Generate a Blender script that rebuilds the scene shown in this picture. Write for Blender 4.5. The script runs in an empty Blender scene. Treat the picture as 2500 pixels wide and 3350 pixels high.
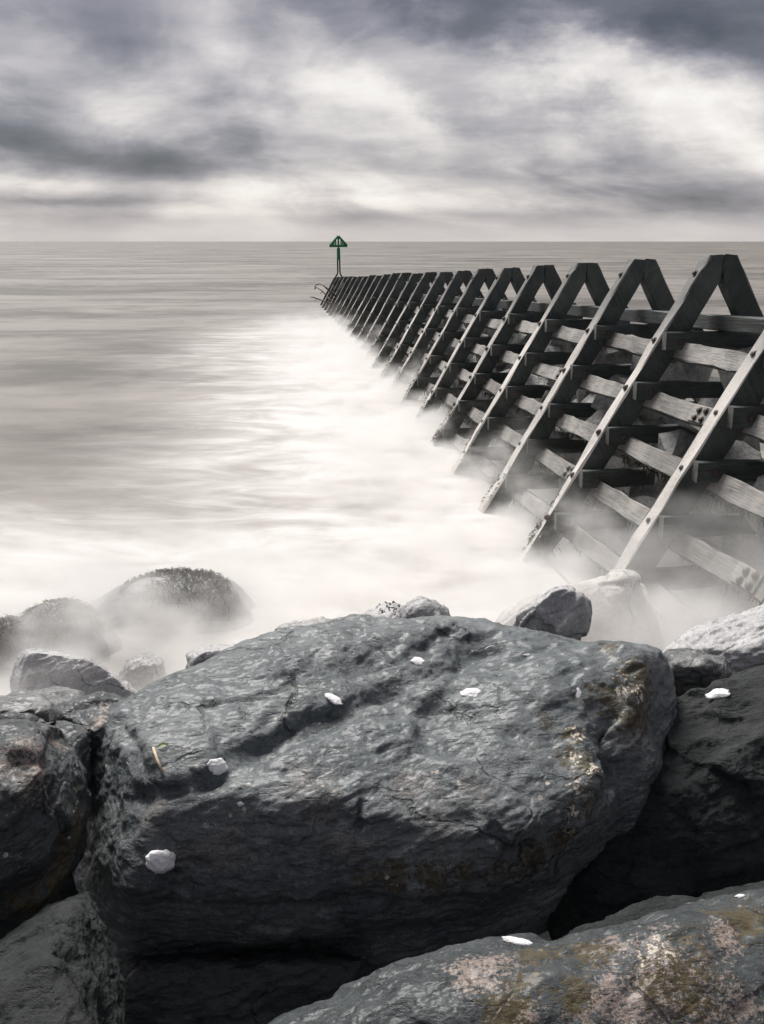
import bpy, bmesh, math, random
import numpy as np
from mathutils import Vector, Matrix, Euler
from mathutils.bvhtree import BVHTree

R = math.radians
random.seed(7)
rng = np.random.default_rng(11)
scene = bpy.context.scene
C = scene.collection

# ------------------------------------------------------------------ camera
CAM_H = 3.21
PITCH = 15.459
cam_data = bpy.data.cameras.new("camera")
cam_data.sensor_fit = 'VERTICAL'
cam_data.sensor_height = 24.0
cam_data.lens = 24.0 * 3200.0 / 3350.0
cam_data.clip_start = 0.05
cam_data.clip_end = 90000.0
cam = bpy.data.objects.new("camera", cam_data)
cam.location = (0, 0, CAM_H)
cam.rotation_euler = (R(90 - PITCH), 0, 0)
C.objects.link(cam)
scene.camera = cam

# ------------------------------------------------------------------ exposure, sampling
scene.view_settings.view_transform = 'Standard'
scene.view_settings.look = 'None'
scene.view_settings.gamma = 1.0
scene.view_settings.use_curve_mapping = False
EXPOSURE = 2.0
scene.view_settings.exposure = EXPOSURE
scene.cycles.volume_step_rate = 0.11
scene.cycles.volume_max_steps = 512
scene.cycles.volume_bounces = 5
scene.cycles.max_bounces = 8
scene.cycles.use_denoising = True

# ------------------------------------------------------------------ sun
SUN_AZ = -24.0      # degrees from straight ahead, negative = left
SUN_EL = 52.0
sun_dir = Vector((math.sin(R(SUN_AZ)) * math.cos(R(SUN_EL)), math.cos(R(SUN_AZ)) * math.cos(R(SUN_EL)), math.sin(R(SUN_EL))))
sun_data = bpy.data.lights.new("sun", 'SUN')
sun_data.energy = 1.5
sun_data.angle = R(30)
sun_data.color = (1.0, 0.965, 0.925)
sun = bpy.data.objects.new("sun", sun_data)
sun.rotation_euler = (-sun_dir).to_track_quat('-Z', 'Y').to_euler()
C.objects.link(sun)


# ------------------------------------------------------------------ small node language
class Nodes:
    def __init__(self, tree):
        self.t = tree
        self.n = tree.nodes
        self.l = tree.links

    def new(self, kind, **kw):
        nd = self.n.new(kind)
        for k, v in kw.items():
            setattr(nd, k, v)
        return nd

    def put(self, sock, v):
        if hasattr(v, 'is_linked') or isinstance(v, bpy.types.NodeSocket):
            self.l.new(v, sock)
        elif v is not None:
            if isinstance(v, (tuple, list)) and len(v) == 3 and sock.type == 'RGBA':
                v = (*v, 1.0)
            sock.default_value = v

    def m(self, op, a, b=None, c=None, clamp=False):
        nd = self.new('ShaderNodeMath', operation=op, use_clamp=clamp)
        self.put(nd.inputs[0], a)
        if b is not None:
            self.put(nd.inputs[1], b)
        if c is not None:
            self.put(nd.inputs[2], c)
        return nd.outputs[0]

    def vm(self, op, a, b=None, s=None):
        nd = self.new('ShaderNodeVectorMath', operation=op)
        self.put(nd.inputs[0], a)
        if b is not None:
            self.put(nd.inputs[1], b)
        if s is not None:
            self.put(nd.inputs['Scale'], s)
        return nd.outputs['Value'] if op in ('DOT_PRODUCT', 'LENGTH', 'DISTANCE') else nd.outputs[0]

    def mix(self, f, a, b):
        nd = self.new('ShaderNodeMix', data_type='RGBA')
        self.put(nd.inputs[0], f)
        self.put(nd.inputs[6], a)
        self.put(nd.inputs[7], b)
        return nd.outputs[2]

    def noise(self, vec, scale, detail=4, rough=0.55, dist=0.0, out=0):
        nd = self.new('ShaderNodeTexNoise')
        self.put(nd.inputs['Vector'], vec)
        nd.inputs['Scale'].default_value = scale
        nd.inputs['Detail'].default_value = detail
        nd.inputs['Roughness'].default_value = rough
        nd.inputs['Distortion'].default_value = dist
        return nd.outputs[out]

    def vor(self, vec, scale, feature='F1', out='Distance', rand=1.0):
        nd = self.new('ShaderNodeTexVoronoi', feature=feature)
        self.put(nd.inputs['Vector'], vec)
        nd.inputs['Scale'].default_value = scale
        nd.inputs['Randomness'].default_value = rand
        return nd.outputs[out]

    def step(self, v, a, b, lo=0.0, hi=1.0):
        nd = self.new('ShaderNodeMapRange', interpolation_type='SMOOTHSTEP')
        self.put(nd.inputs[0], v)
        nd.inputs[1].default_value = a
        nd.inputs[2].default_value = b
        nd.inputs[3].default_value = lo
        nd.inputs[4].default_value = hi
        return nd.outputs[0]

    def xyz(self, v):
        nd = self.new('ShaderNodeSeparateXYZ')
        self.put(nd.inputs[0], v)
        return nd.outputs[0], nd.outputs[1], nd.outputs[2]

    def vec(self, x, y, z):
        nd = self.new('ShaderNodeCombineXYZ')
        for i, v in enumerate((x, y, z)):
            self.put(nd.inputs[i], v)
        return nd.outputs[0]

    def mapping(self, v, loc=(0, 0, 0), rot=(0, 0, 0), scale=(1, 1, 1)):
        nd = self.new('ShaderNodeMapping')
        self.put(nd.inputs[0], v)
        nd.inputs[1].default_value = loc
        nd.inputs[2].default_value = rot
        nd.inputs[3].default_value = scale
        return nd.outputs[0]

    def bump(self, h, strength, dist, normal=None):
        nd = self.new('ShaderNodeBump')
        nd.inputs['Strength'].default_value = strength
        nd.inputs['Distance'].default_value = dist
        self.put(nd.inputs['Height'], h)
        if normal is not None:
            self.put(nd.inputs['Normal'], normal)
        return nd.outputs[0]


def material(name):
    mt = bpy.data.materials.new(name)
    mt.use_nodes = True
    t = mt.node_tree
    for nd in list(t.nodes):
        t.nodes.remove(nd)
    N = Nodes(t)
    out = N.new('ShaderNodeOutputMaterial')
    return mt, N, out


def principled(N, out, color, rough, normal=None, spec=0.5, **kw):
    b = N.new('ShaderNodeBsdfPrincipled')
    N.put(b.inputs['Base Color'], color)
    N.put(b.inputs['Roughness'], rough)
    N.put(b.inputs['Specular IOR Level'], spec)
    if normal is not None:
        N.put(b.inputs['Normal'], normal)
    for k, v in kw.items():
        N.put(b.inputs[k], v)
    N.l.new(b.outputs[0], out.inputs['Surface'])
    return b


# ------------------------------------------------------------------ world: daylight sky under a broken cloud deck
world = bpy.data.worlds.new("World")
scene.world = world
world.use_nodes = True
wt = world.node_tree
for nd in list(wt.nodes):
    wt.nodes.remove(nd)
W = Nodes(wt)
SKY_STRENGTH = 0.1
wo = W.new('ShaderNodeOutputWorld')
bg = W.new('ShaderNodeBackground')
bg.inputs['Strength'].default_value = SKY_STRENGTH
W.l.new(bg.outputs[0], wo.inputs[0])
sky = W.new('ShaderNodeTexSky', sky_type='NISHITA')
sky.sun_disc = False
sky.sun_elevation = R(SUN_EL)
sky.sun_rotation = R(SUN_AZ)
tc = W.new('ShaderNodeTexCoord')
dirv = tc.outputs['Generated']
dx, dy, dz = W.xyz(dirv)
az = W.m('MULTIPLY', W.m('ARCTAN2', dx, dy), 57.2958)           # degrees, 0 ahead, + right
el = W.m('MULTIPLY', W.m('ARCSINE', dz), 57.2958)
# cloud deck seen in perspective: direction projected on a plane overhead, streaked along the wind
zz = W.m('ADD', W.m('MAXIMUM', dz, 0.0), 0.13)
plane = W.vec(W.m('DIVIDE', dx, zz), W.m('DIVIDE', dy, zz), 0.0)
wind = W.mapping(plane, rot=(0, 0, R(-38)), scale=(1, 1, 1))
warp = W.noise(W.mapping(wind, scale=(0.5, 0.8, 1)), 1.0, 3, 0.5, out=1)
wind2 = W.vm('ADD', wind, W.vm('SCALE', W.vm('SUBTRACT', warp, (0.5, 0.5, 0.5)), s=0.9))
n_big = W.noise(W.mapping(wind2, loc=(3.1, 1.7, 0), scale=(0.55, 0.85, 1)), 0.8, 4, 0.45)
n_fine = W.noise(W.mapping(wind2, loc=(7.4, 2.2, 0), scale=(0.6, 1.1, 1)), 1.9, 5, 0.50)
n_puff = W.noise(W.mapping(W.vm('ADD', dirv, W.vm('SCALE', W.vm('SUBTRACT', warp, (0.5, 0.5, 0.5)), s=0.10)), rot=(0, R(14), 0), scale=(1, 1, 1.5)), 5.0, 7, 0.52, 0.6)
n_low = W.noise(W.mapping(W.vec(az, el, 0.0), scale=(0.09, 0.42, 1)), 1.0, 5, 0.6)
wx = W.m('MULTIPLY', W.m('SUBTRACT', W.noise(W.mapping(W.vec(az, el, 0.0), scale=(0.10, 0.16, 1)), 1.0, 7, 0.6), 0.5), 16.0)
wy = W.m('MULTIPLY', W.m('SUBTRACT', W.noise(W.mapping(W.vec(az, el, 4.0), loc=(9, 3, 0), scale=(0.09, 0.16, 1)), 1.0, 7, 0.6), 0.5), W.step(el, 0.5, 16, 0.8, 10.0))
az_w = W.m('ADD', az, wx)
el_w = W.m('ADD', el, wy)


def px_dir(px, py):
    """azimuth and elevation (degrees) of a viewing direction given in 1652 x 2214 picture units"""
    x = (px - 826) / 2114.5
    y = (1107 - py) / 2114.5
    p = R(PITCH)
    v = Vector((x, math.cos(p) + y * math.sin(p), -math.sin(p) + y * math.cos(p)))
    v.normalize()
    return math.degrees(math.atan2(v.x, v.y)), math.degrees(math.asin(v.z))


def cloud(px, py, wpx, hpx, amp, slope=0.0):
    a, e = px_dir(px, py)
    wa = wpx / 36.9
    he = hpx / 36.9
    da = W.m('SUBTRACT', az_w, a)
    de = W.m('SUBTRACT', el_w, e)
    s = math.tan(R(slope))
    de = W.m('ADD', de, W.m('MULTIPLY', da, s))
    q = W.m('ADD', W.m('POWER', W.m('ABSOLUTE', W.m('DIVIDE', da, wa)), 2.0), W.m('POWER', W.m('ABSOLUTE', W.m('DIVIDE', de, he)), 2.0))
    return W.m('MULTIPLY', W.m('POWER', 2.718, W.m('MULTIPLY', q, -1.0)), amp)


terms = [
    cloud(1480, 15, 380, 105, -0.50, 9), cloud(1660, 110, 160, 45, -0.16, 12),
    cloud(1010, 30, 95, 75, -0.26), cloud(780, -10, 420, 75, -0.27),
    cloud(1180, 110, 130, 70, 0.20, 30), cloud(1400, 215, 210, 75, 0.30, 20), cloud(1600, 230, 130, 80, 0.16),
    cloud(650, 195, 190, 40, 0.15, 10), cloud(850, 220, 130, 35, 0.10, 25),
    cloud(60, 100, 110, 90, 0.08), cloud(600, 90, 60, 60, 0.08, 40), cloud(250, 90, 160, 60, -0.14, 20),
    cloud(930, 170, 200, 55, -0.12, 22), cloud(1080, 250, 170, 35, -0.10, 8),
    cloud(60, 295, 360, 66, -0.24, 8), cloud(330, 345, 330, 28, -0.22, 5), cloud(760, 345, 320, 36, -0.17, 10),
    cloud(300, 255, 200, 28, 0.10, 18), cloud(450, 290, 60, 35, 0.08),
    cloud(1000, 385, 260, 22, -0.09), cloud(1560, 425, 300, 34, -0.17),
    cloud(330, 408, 430, 20, 0.30, 2), cloud(700, 390, 260, 22, 0.20), cloud(450, 460, 260, 14, 0.22), cloud(1050, 440, 400, 18, 0.14), cloud(1250, 395, 260, 18, 0.12),
    cloud(120, 440, 300, 10, -0.12), cloud(800, 468, 400, 10, -0.10), cloud(60, 478, 300, 22, -0.10), cloud(1350, 330, 280, 40, 0.06),
]
b = W.m('ADD', W.m('MULTIPLY', W.m('SUBTRACT', n_big, 0.5), 0.24), W.m('MULTIPLY', W.m('ADD', W.m('MULTIPLY', W.m('SUBTRACT', n_fine, 0.5), 0.14), W.step(n_puff, 0.32, 0.68, -0.17, 0.15)), 1.0))
b = W.m('ADD', b, W.m('MULTIPLY', W.m('SUBTRACT', n_low, 0.5), W.step(el, 2, 12, 0.80, 0.30)))
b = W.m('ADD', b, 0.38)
# added brightening ahead, carried above view to light rock tops; deck left darker behind
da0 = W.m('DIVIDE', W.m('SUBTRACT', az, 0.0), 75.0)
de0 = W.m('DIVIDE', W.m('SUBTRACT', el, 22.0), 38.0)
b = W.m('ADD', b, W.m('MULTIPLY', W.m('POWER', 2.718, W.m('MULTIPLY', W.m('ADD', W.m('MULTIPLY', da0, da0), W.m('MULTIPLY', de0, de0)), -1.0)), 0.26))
for t_ in terms:
    b = W.m('ADD', b, t_)
# clean pale strip just above the horizon
strip = W.step(el, 0.3, 2.2, 1.0, 0.0)
b = W.m('ADD', W.m('MULTIPLY', b, W.m('SUBTRACT', 1.0, W.m('MULTIPLY', strip, 0.75))), W.m('MULTIPLY', strip, 0.56))
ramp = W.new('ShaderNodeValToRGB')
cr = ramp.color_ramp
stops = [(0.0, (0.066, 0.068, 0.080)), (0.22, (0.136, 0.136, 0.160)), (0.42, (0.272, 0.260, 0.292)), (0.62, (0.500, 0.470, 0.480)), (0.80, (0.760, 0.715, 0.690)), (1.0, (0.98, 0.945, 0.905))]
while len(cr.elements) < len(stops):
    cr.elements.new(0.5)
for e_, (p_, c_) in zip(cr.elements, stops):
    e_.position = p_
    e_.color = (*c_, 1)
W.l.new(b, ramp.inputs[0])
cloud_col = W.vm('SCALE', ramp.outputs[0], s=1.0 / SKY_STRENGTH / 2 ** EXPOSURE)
# a little of the clear sky shows through the thinner cloud
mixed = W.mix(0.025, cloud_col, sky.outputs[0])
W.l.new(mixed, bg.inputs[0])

# ------------------------------------------------------------------ numeric helpers
F_PX = 2114.5


def at(px, py, Y):
    """world point seen at a position of the 1652 x 2214 picture at forward distance Y"""
    x = (px - 826) / F_PX
    y = (1107 - py) / F_PX
    p = R(PITCH)
    d = np.array([x, math.cos(p) + y * math.sin(p), -math.sin(p) + y * math.cos(p)])
    return np.array([0, 0, CAM_H]) + d * (Y / d[1])


def at_z(px, py, z):
    x = (px - 826) / F_PX
    y = (1107 - py) / F_PX
    p = R(PITCH)
    d = np.array([x, math.cos(p) + y * math.sin(p), -math.sin(p) + y * math.cos(p)])
    return np.array([0, 0, CAM_H]) + d * ((z - CAM_H) / d[2])


def _hash(ix, iy, iz, seed):
    h = (ix.astype(np.int64) * 374761393 + iy.astype(np.int64) * 668265263 + iz.astype(np.int64) * 2147483647 + seed * 974711) & 0xFFFFFFFF
    h = ((h ^ (h >> 13)) * 1274126177) & 0xFFFFFFFF
    h = ((h ^ (h >> 15)) * 2246822519) & 0xFFFFFFFF
    return ((h ^ (h >> 16)) & 0xFFFFFF).astype(np.float32) / 0xFFFFFF


def vnoise(P, seed=0):
    """smooth value noise in -1..1"""
    Pf = np.floor(P)
    f = (P - Pf).astype(np.float32)
    i = Pf.astype(np.int64)
    u = f * f * f * (f * (f * 6 - 15) + 10)
    r = 0
    for dx_ in (0, 1):
        wx_ = u[:, 0] if dx_ else 1 - u[:, 0]
        for dy_ in (0, 1):
            wy_ = u[:, 1] if dy_ else 1 - u[:, 1]
            for dz_ in (0, 1):
                wz_ = u[:, 2] if dz_ else 1 - u[:, 2]
                r = r + _hash(i[:, 0] + dx_, i[:, 1] + dy_, i[:, 2] + dz_, seed) * wx_ * wy_ * wz_
    return r * 2 - 1


_ROT = np.array(Euler((0.6, 0.9, 0.4)).to_matrix())


def fbm(P, octaves=5, gain=0.5, seed=0, ridged=False):
    a, s, tot = 1.0, 0, 0
    Q = np.asarray(P, dtype=np.float64)
    for o in range(octaves):
        n = vnoise(Q, seed + o * 17)
        if ridged:
            n = 1 - 2 * np.abs(n)
        s = s + a * n
        tot += a
        a *= gain
        Q = (Q @ _ROT.T) * 2.03 + 3.7
    return s / tot


_sphere_cache = {}


def sphere(n):
    """a cube sphere as (unit vectors, quads)"""
    if n in _sphere_cache:
        return _sphere_cache[n]
    t = np.tan(np.linspace(-1, 1, n + 1) * math.pi / 4)
    t[0], t[-1] = -1, 1
    a, b_ = np.meshgrid(t, t, indexing='ij')
    o = np.ones_like(a)
    faces = [(o, a, b_), (-o, b_, a), (b_, o, a), (a, -o, b_), (a, b_, o), (b_, a, -o)]
    V, Q = [], []
    idx = np.arange((n + 1) * (n + 1)).reshape(n + 1, n + 1)
    for k, fc in enumerate(faces):
        V.append(np.stack([c.ravel() for c in fc], 1))
        q = np.stack([idx[:-1, :-1], idx[1:, :-1], idx[1:, 1:], idx[:-1, 1:]], -1).reshape(-1, 4) + k * (n + 1) ** 2
        Q.append(q)
    V = np.concatenate(V)
    Q = np.concatenate(Q)
    key = np.round(V * 1e6).astype(np.int64)
    code = (key[:, 0] + 2000000) * 5000000 * 5000000 + (key[:, 1] + 2000000) * 5000000 + (key[:, 2] + 2000000)
    _, first, inv = np.unique(code, return_index=True, return_inverse=True)
    V = V[first]
    Q = inv[Q]
    V /= np.linalg.norm(V, axis=1)[:, None]
    _sphere_cache[n] = (V, Q)
    return V, Q


def vertex_normals(V, Q):
    fn = np.cross(V[Q[:, 2]] - V[Q[:, 0]], V[Q[:, 3]] - V[Q[:, 1]])
    n = np.zeros_like(V)
    for k in range(4):
        for c in range(3):
            n[:, c] += np.bincount(Q[:, k], weights=fn[:, c], minlength=len(V))
    n /= np.linalg.norm(n, axis=1)[:, None] + 1e-12
    return n


def quad_mesh(name, V, Q, smooth=True):
    me = bpy.data.meshes.new(name)
    me.vertices.add(len(V))
    me.vertices.foreach_set('co', np.ascontiguousarray(V, dtype=np.float32).ravel())
    k = Q.shape[1]
    me.loops.add(len(Q) * k)
    me.loops.foreach_set('vertex_index', np.ascontiguousarray(Q, dtype=np.int32).ravel())
    me.polygons.add(len(Q))
    me.polygons.foreach_set('loop_start', np.arange(0, len(Q) * k, k, dtype=np.int32))
    me.polygons.foreach_set('loop_total', np.full(len(Q), k, dtype=np.int32))
    me.update(calc_edges=True)
    me.polygons.foreach_set('use_smooth', np.full(len(Q), smooth))
    return me


def link(name, me, mats, parent=None, loc=None, rot=None):
    o = bpy.data.objects.new(name, me)
    C.objects.link(o)
    if me is not None and mats is not None:
        if not isinstance(mats, (list, tuple)):
            mats = [mats]
        if len(me.materials) == 0:
            for mm in mats:
                me.materials.append(mm)
    if parent is not None:
        o.parent = parent
    if loc is not None:
        o.location = loc
    if rot is not None:
        o.rotation_euler = rot
    return o


def tag(o, label=None, cat=None, group=None, kind=None):
    if label:
        o['label'] = label
    if cat:
        o['category'] = cat
    if group:
        o['group'] = group
    if kind:
        o['kind'] = kind
    return o


def rbf_radius(dirs, rad, D, power=1.5):
    """smooth interpolation of radii over the sphere through the given directions"""
    n = len(dirs)
    d = np.linalg.norm(dirs[:, None] - dirs[None], axis=2) ** power
    A = np.zeros((n + 1, n + 1))
    A[:n, :n] = d - np.eye(n) * 0.003
    A[:n, n] = 1
    A[n, :n] = 1
    w = np.linalg.solve(A, np.append(rad, 0))
    out = np.empty(len(D))
    for i in range(0, len(D), 60000):
        q = D[i:i + 60000]
        dd = np.sqrt(np.maximum(0, 2 - 2 * np.clip(q @ dirs.T, -1, 1))) ** power
        out[i:i + 60000] = dd @ w[:n] + w[n]
    return out


def facet(P, scale, amp, seed, sharp=40.0, count=None):
    """broken-face relief: every cell of a jittered lattice is its own slightly tilted, slightly offset plane"""
    lo, hi = P.min(0), P.max(0)
    g = np.random.default_rng(seed)
    n = count or int(max(12, min(160, np.prod((hi - lo) / scale + 1))))
    cen = lo + (hi - lo) * g.random((n, 3))
    tilt = g.normal(0, 1, (n, 3))
    off = g.normal(0, 1, n)
    out = np.empty(len(P), dtype=np.float32)
    for i in range(0, len(P), 20000):
        q = P[i:i + 20000]
        d = np.linalg.norm(q[:, None] - cen[None], axis=2) / scale
        w = np.exp(-(d - d.min(1)[:, None]) * sharp)
        w /= w.sum(1)[:, None]
        pl = ((q[:, None] - cen[None]) * tilt[None]).sum(2) / scale * 0.6 + off[None] * 0.5
        out[i:i + 20000] = (w * pl).sum(1)
    return out * amp


def chips(P, amp, seed, sharp=22.0):
    """small broken facets on a jittered lattice of unit cells: each cell its own tilted, offset plane"""
    base = np.floor(P)
    W_ = np.zeros(len(P))
    S_ = np.zeros(len(P))
    for dx_ in (-1, 0, 1):
        for dy_ in (-1, 0, 1):
            for dz_ in (-1, 0, 1):
                c = (base + (dx_, dy_, dz_)).astype(np.int64)
                j = [_hash(c[:, 0], c[:, 1], c[:, 2], seed + q) for q in range(7)]
                d = P - c - np.stack(j[:3], 1)
                w = np.exp(-sharp * np.minimum(np.sqrt((d * d).sum(1)), 3))
                pl = d[:, 0] * (j[3] - .5) + d[:, 1] * (j[4] - .5) + d[:, 2] * (j[5] - .5)
                S_ += w * (pl * 1.6 + (j[6] - .5) * 0.9)
                W_ += w
    return S_ / (W_ + 1e-30) * amp


def seg_dist(P, pts):
    best = np.full(len(P), 1e9)
    for a, b_ in zip(pts[:-1], pts[1:]):
        ab = b_ - a
        t = np.clip(((P - a) @ ab) / (ab @ ab), 0, 1)
        best = np.minimum(best, np.linalg.norm(P - (a + t[:, None] * ab), axis=1))
    return best


ROCKS = {}          # name -> BVH for standing things on them


def build_rock(name, centre, ell, pts, n, mat, seed, label, cat='boulder', group=None, lump=0.05, rough=0.016, facet_amp=0.03, facet_scale=0.35,
               grain=(1.0, 0.35, 0.2), grain_amp=0.012, cracks=(), masks=None, power=1.5, sharp=40.0, fine=1.0, kind_name=None, shear=None, chip=0.10, chip_amp=0.0035, cuts=(), chop=(9, 0.10), hull=False):
    centre = np.asarray(centre, float)
    ell = np.asarray(ell, float)
    pts = np.asarray(pts, float)
    q = (pts - centre) / ell
    rad = np.linalg.norm(q, axis=1)
    D, Q = sphere(n)
    r = rbf_radius(q / rad[:, None], rad, D, power)
    if hull:
        # broken block: the convex body of its corner points, edges a little rounded
        hb = bmesh.new()
        for p_ in pts:
            hb.verts.new(tuple((p_ - centre) / ell))
        bmesh.ops.convex_hull(hb, input=list(hb.verts))
        hb.normal_update()
        pls = []
        for f_ in hb.faces:
            nn_ = np.array(f_.normal)
            dd_ = nn_ @ np.array(f_.verts[0].co)
            if dd_ < 0:
                nn_, dd_ = -nn_, -dd_
            if dd_ > 0.02 and not any(abs(dd_ - q_[1]) < 0.02 and nn_ @ q_[0] > 0.995 for q_ in pls):
                pls.append((nn_, dd_))
        hb.free()
        acc = np.zeros(len(D))
        for nn_, dd_ in pls:
            den_ = D @ nn_
            acc += np.exp(-110.0 * np.minimum(np.where(den_ > 1e-3, dd_ / np.maximum(den_, 1e-3), 6.0), 6.0))
        r = -np.log(acc + 1e-300) / 110.0
    r = np.clip(r, 0.25, 3.0)
    for tri_ in cuts:
        a_, b2, c_ = [np.asarray(t, float) - centre for t in tri_]
        n_ = np.cross(b2 - a_, c_ - a_)
        n_ /= np.linalg.norm(n_)
        d_ = n_ @ a_
        if d_ < 0:
            n_, d_ = -n_, -d_
        den_ = (D * ell) @ n_
        rp = np.where(den_ > 1e-3, d_ / np.maximum(den_, 1e-3), 9.0)
        rp = np.minimum(rp, 9.0)
        kk = 38.0
        m_ = np.minimum(r, rp)
        r = m_ - np.log(np.exp(-kk * (r - m_)) + np.exp(-kk * (rp - m_))) / kk
    V = centre + D * r[:, None] * ell
    gch = np.random.default_rng(seed + 500)
    for _ in range(chop[0]):
        n_ = gch.normal(0, 1, 3) * (1, 1, .8)
        n_[1] = -abs(n_[1])
        n_ /= np.linalg.norm(n_)
        sv = (V - centre) @ n_
        cut_ = sv.max() * (1 - chop[1] * gch.uniform(.5, 1.3))
        w_ = 0.012
        over = np.where(sv - cut_ > 0.2, sv - cut_, w_ * np.log1p(np.exp(np.minimum((sv - cut_) / w_, 40))))
        V = V - n_ * (over * 0.92)[:, None]
    base_bvh = None
    N_ = vertex_normals(V, Q)
    S = float(np.mean(ell))
    disp = fbm(V * (1.6 / S * 0.6) + seed * 7.3, 4, 0.5, seed) * lump
    if facet_amp:
        wv = np.stack([vnoise(V * 2.2 / S + 5, seed + 31), vnoise(V * 2.2 / S + 9, seed + 32), vnoise(V * 2.2 / S + 13, seed + 33)], 1) * 0.12 * S
        disp = disp + facet(V + wv, facet_scale, facet_amp, seed + 3, sharp)
    for c in cracks:
        cp = np.asarray(c['pts'], float)
        d = seg_dist(V + 0.02 * np.stack([vnoise(V * 9, seed + 41), vnoise(V * 9, seed + 42), vnoise(V * 9, seed + 43)], 1), cp)
        disp = disp + c['depth'] * np.exp(-(d / c['width']) ** 2)
    V = V + N_ * disp[:, None]
    N_ = vertex_normals(V, Q)
    # lineation of the stone: relief drawn out along one direction, with plucked hollows
    G = (V @ np.array(Euler((0.1, -0.25, R(28))).to_matrix())) * (1 / np.asarray(grain)) 
    if shear is not None:
        G = (V @ shear) * (1 / np.asarray(grain))
    lin = fbm(G * 6, 5, 0.55, seed + 5)
    cp_ = chips(G / chip, chip_amp, seed + 71)
    cp_ = cp_ * np.clip(0.45 + 1.1 * fbm(V * 3.1 + 4, 3, .5, seed + 77), 0, 1.4)
    cp_ = cp_ + chips(V / (chip * 2.6) + 0.25 * np.stack([vnoise(V * 6, seed + 81), vnoise(V * 6, seed + 82), vnoise(V * 6, seed + 83)], 1), chip_amp * 1.6, seed + 91, 30.0)
    pits = np.clip(fbm(G * 4.2 + 11, 3, 0.5, seed + 6) - 0.28, 0, 1)
    fineN = fbm(V * 17, 5, 0.6, seed + 7)
    rid = fbm(V * 5.5, 4, 0.55, seed + 8, ridged=True)
    V = V + N_ * (np.asarray(lin * grain_amp - pits * grain_amp * 4.2 + fineN * rough * 0.75 * fine - np.clip(rid - 0.35, 0, 1) * rough * 1.1 + cp_))[:, None]
    me = quad_mesh(name, V - centre, Q)
    if masks:
        mb = BVHTree.FromPolygons(V.tolist(), Q.tolist())
        for mname, spots in masks.items():
            val = np.zeros(len(V))
            for (p_, rr_) in spots:
                dv = Vector(at(p_[0], p_[1], 1.0)) - Vector((0, 0, CAM_H))
                hit = mb.ray_cast(Vector((0, 0, CAM_H)), dv.normalized())[0]
                if hit is None:
                    continue
                p_ = hit
                val = np.maximum(val, np.exp(-(np.linalg.norm(V - np.asarray(p_), axis=1) / rr_) ** 2))
            at_ = me.attributes.new(mname, 'FLOAT', 'POINT')
            at_.data.foreach_set('value', val.astype(np.float32))
    o = link(kind_name or name, me, mat, loc=centre)
    tag(o, label, cat, group)
    ROCKS[name] = (o, V, Q)
    return o


def surface_hit(name, px, py):
    """where the line of sight through a picture position meets a built rock: point and normal"""
    o, V, Q = ROCKS[name]
    if not isinstance(o, tuple) and name + '_bvh' not in ROCKS:
        ROCKS[name + '_bvh'] = BVHTree.FromPolygons(V.tolist(), Q.tolist())
    bv = ROCKS[name + '_bvh']
    d = at(px, py, 1.0) - np.array([0, 0, CAM_H])
    d /= np.linalg.norm(d)
    hit = bv.ray_cast(Vector((0, 0, CAM_H)), Vector(d))
    return hit[0], hit[1]


def auto_points(outline, Y, tilt=0.0, thick=0.4, front_scale=0.6, bulge=0.8):
    """closed body round a picture outline standing at distance Y: ring, front and back"""
    out = np.array(outline, float)
    cpx = out.mean(0)
    hgt = np.ptp(out[:, 1])
    P = []
    for x, y in out:
        P.append(at(x, y, Y + tilt * (cpx[1] - y) / hgt))
    for s_, t_ in ((front_scale, bulge), (0.25, 1.0)):
        for x, y in out[::1 if s_ > 0.4 else 3]:
            xx, yy = cpx + (np.array([x, y]) - cpx) * s_
            P.append(at(xx, yy, Y + tilt * (cpx[1] - yy) / hgt - thick * t_))
    c3 = at(cpx[0], cpx[1], Y)
    ring = np.array(P[:len(out)])
    for p_ in ring[::2]:
        P.append(c3 + (p_ - c3) * 0.7 + np.array([0, thick * 0.9, -0.05]))
    P.append(c3 + np.array([0, thick * 1.25, -0.1]))
    P = np.array(P)
    ell = np.maximum(np.ptp(P, axis=0) / 2, 0.12)
    return c3, ell, P


def simple_rock(name, outline, Y, mat, seed, label, n=60, tilt=0.0, thick=0.4, front_scale=0.6, bulge=0.8, **kw):
    c3, ell, P = auto_points(outline, Y, tilt, thick, front_scale, bulge)
    return build_rock(name, c3, ell, P, n, mat, seed, label, **kw)


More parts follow.
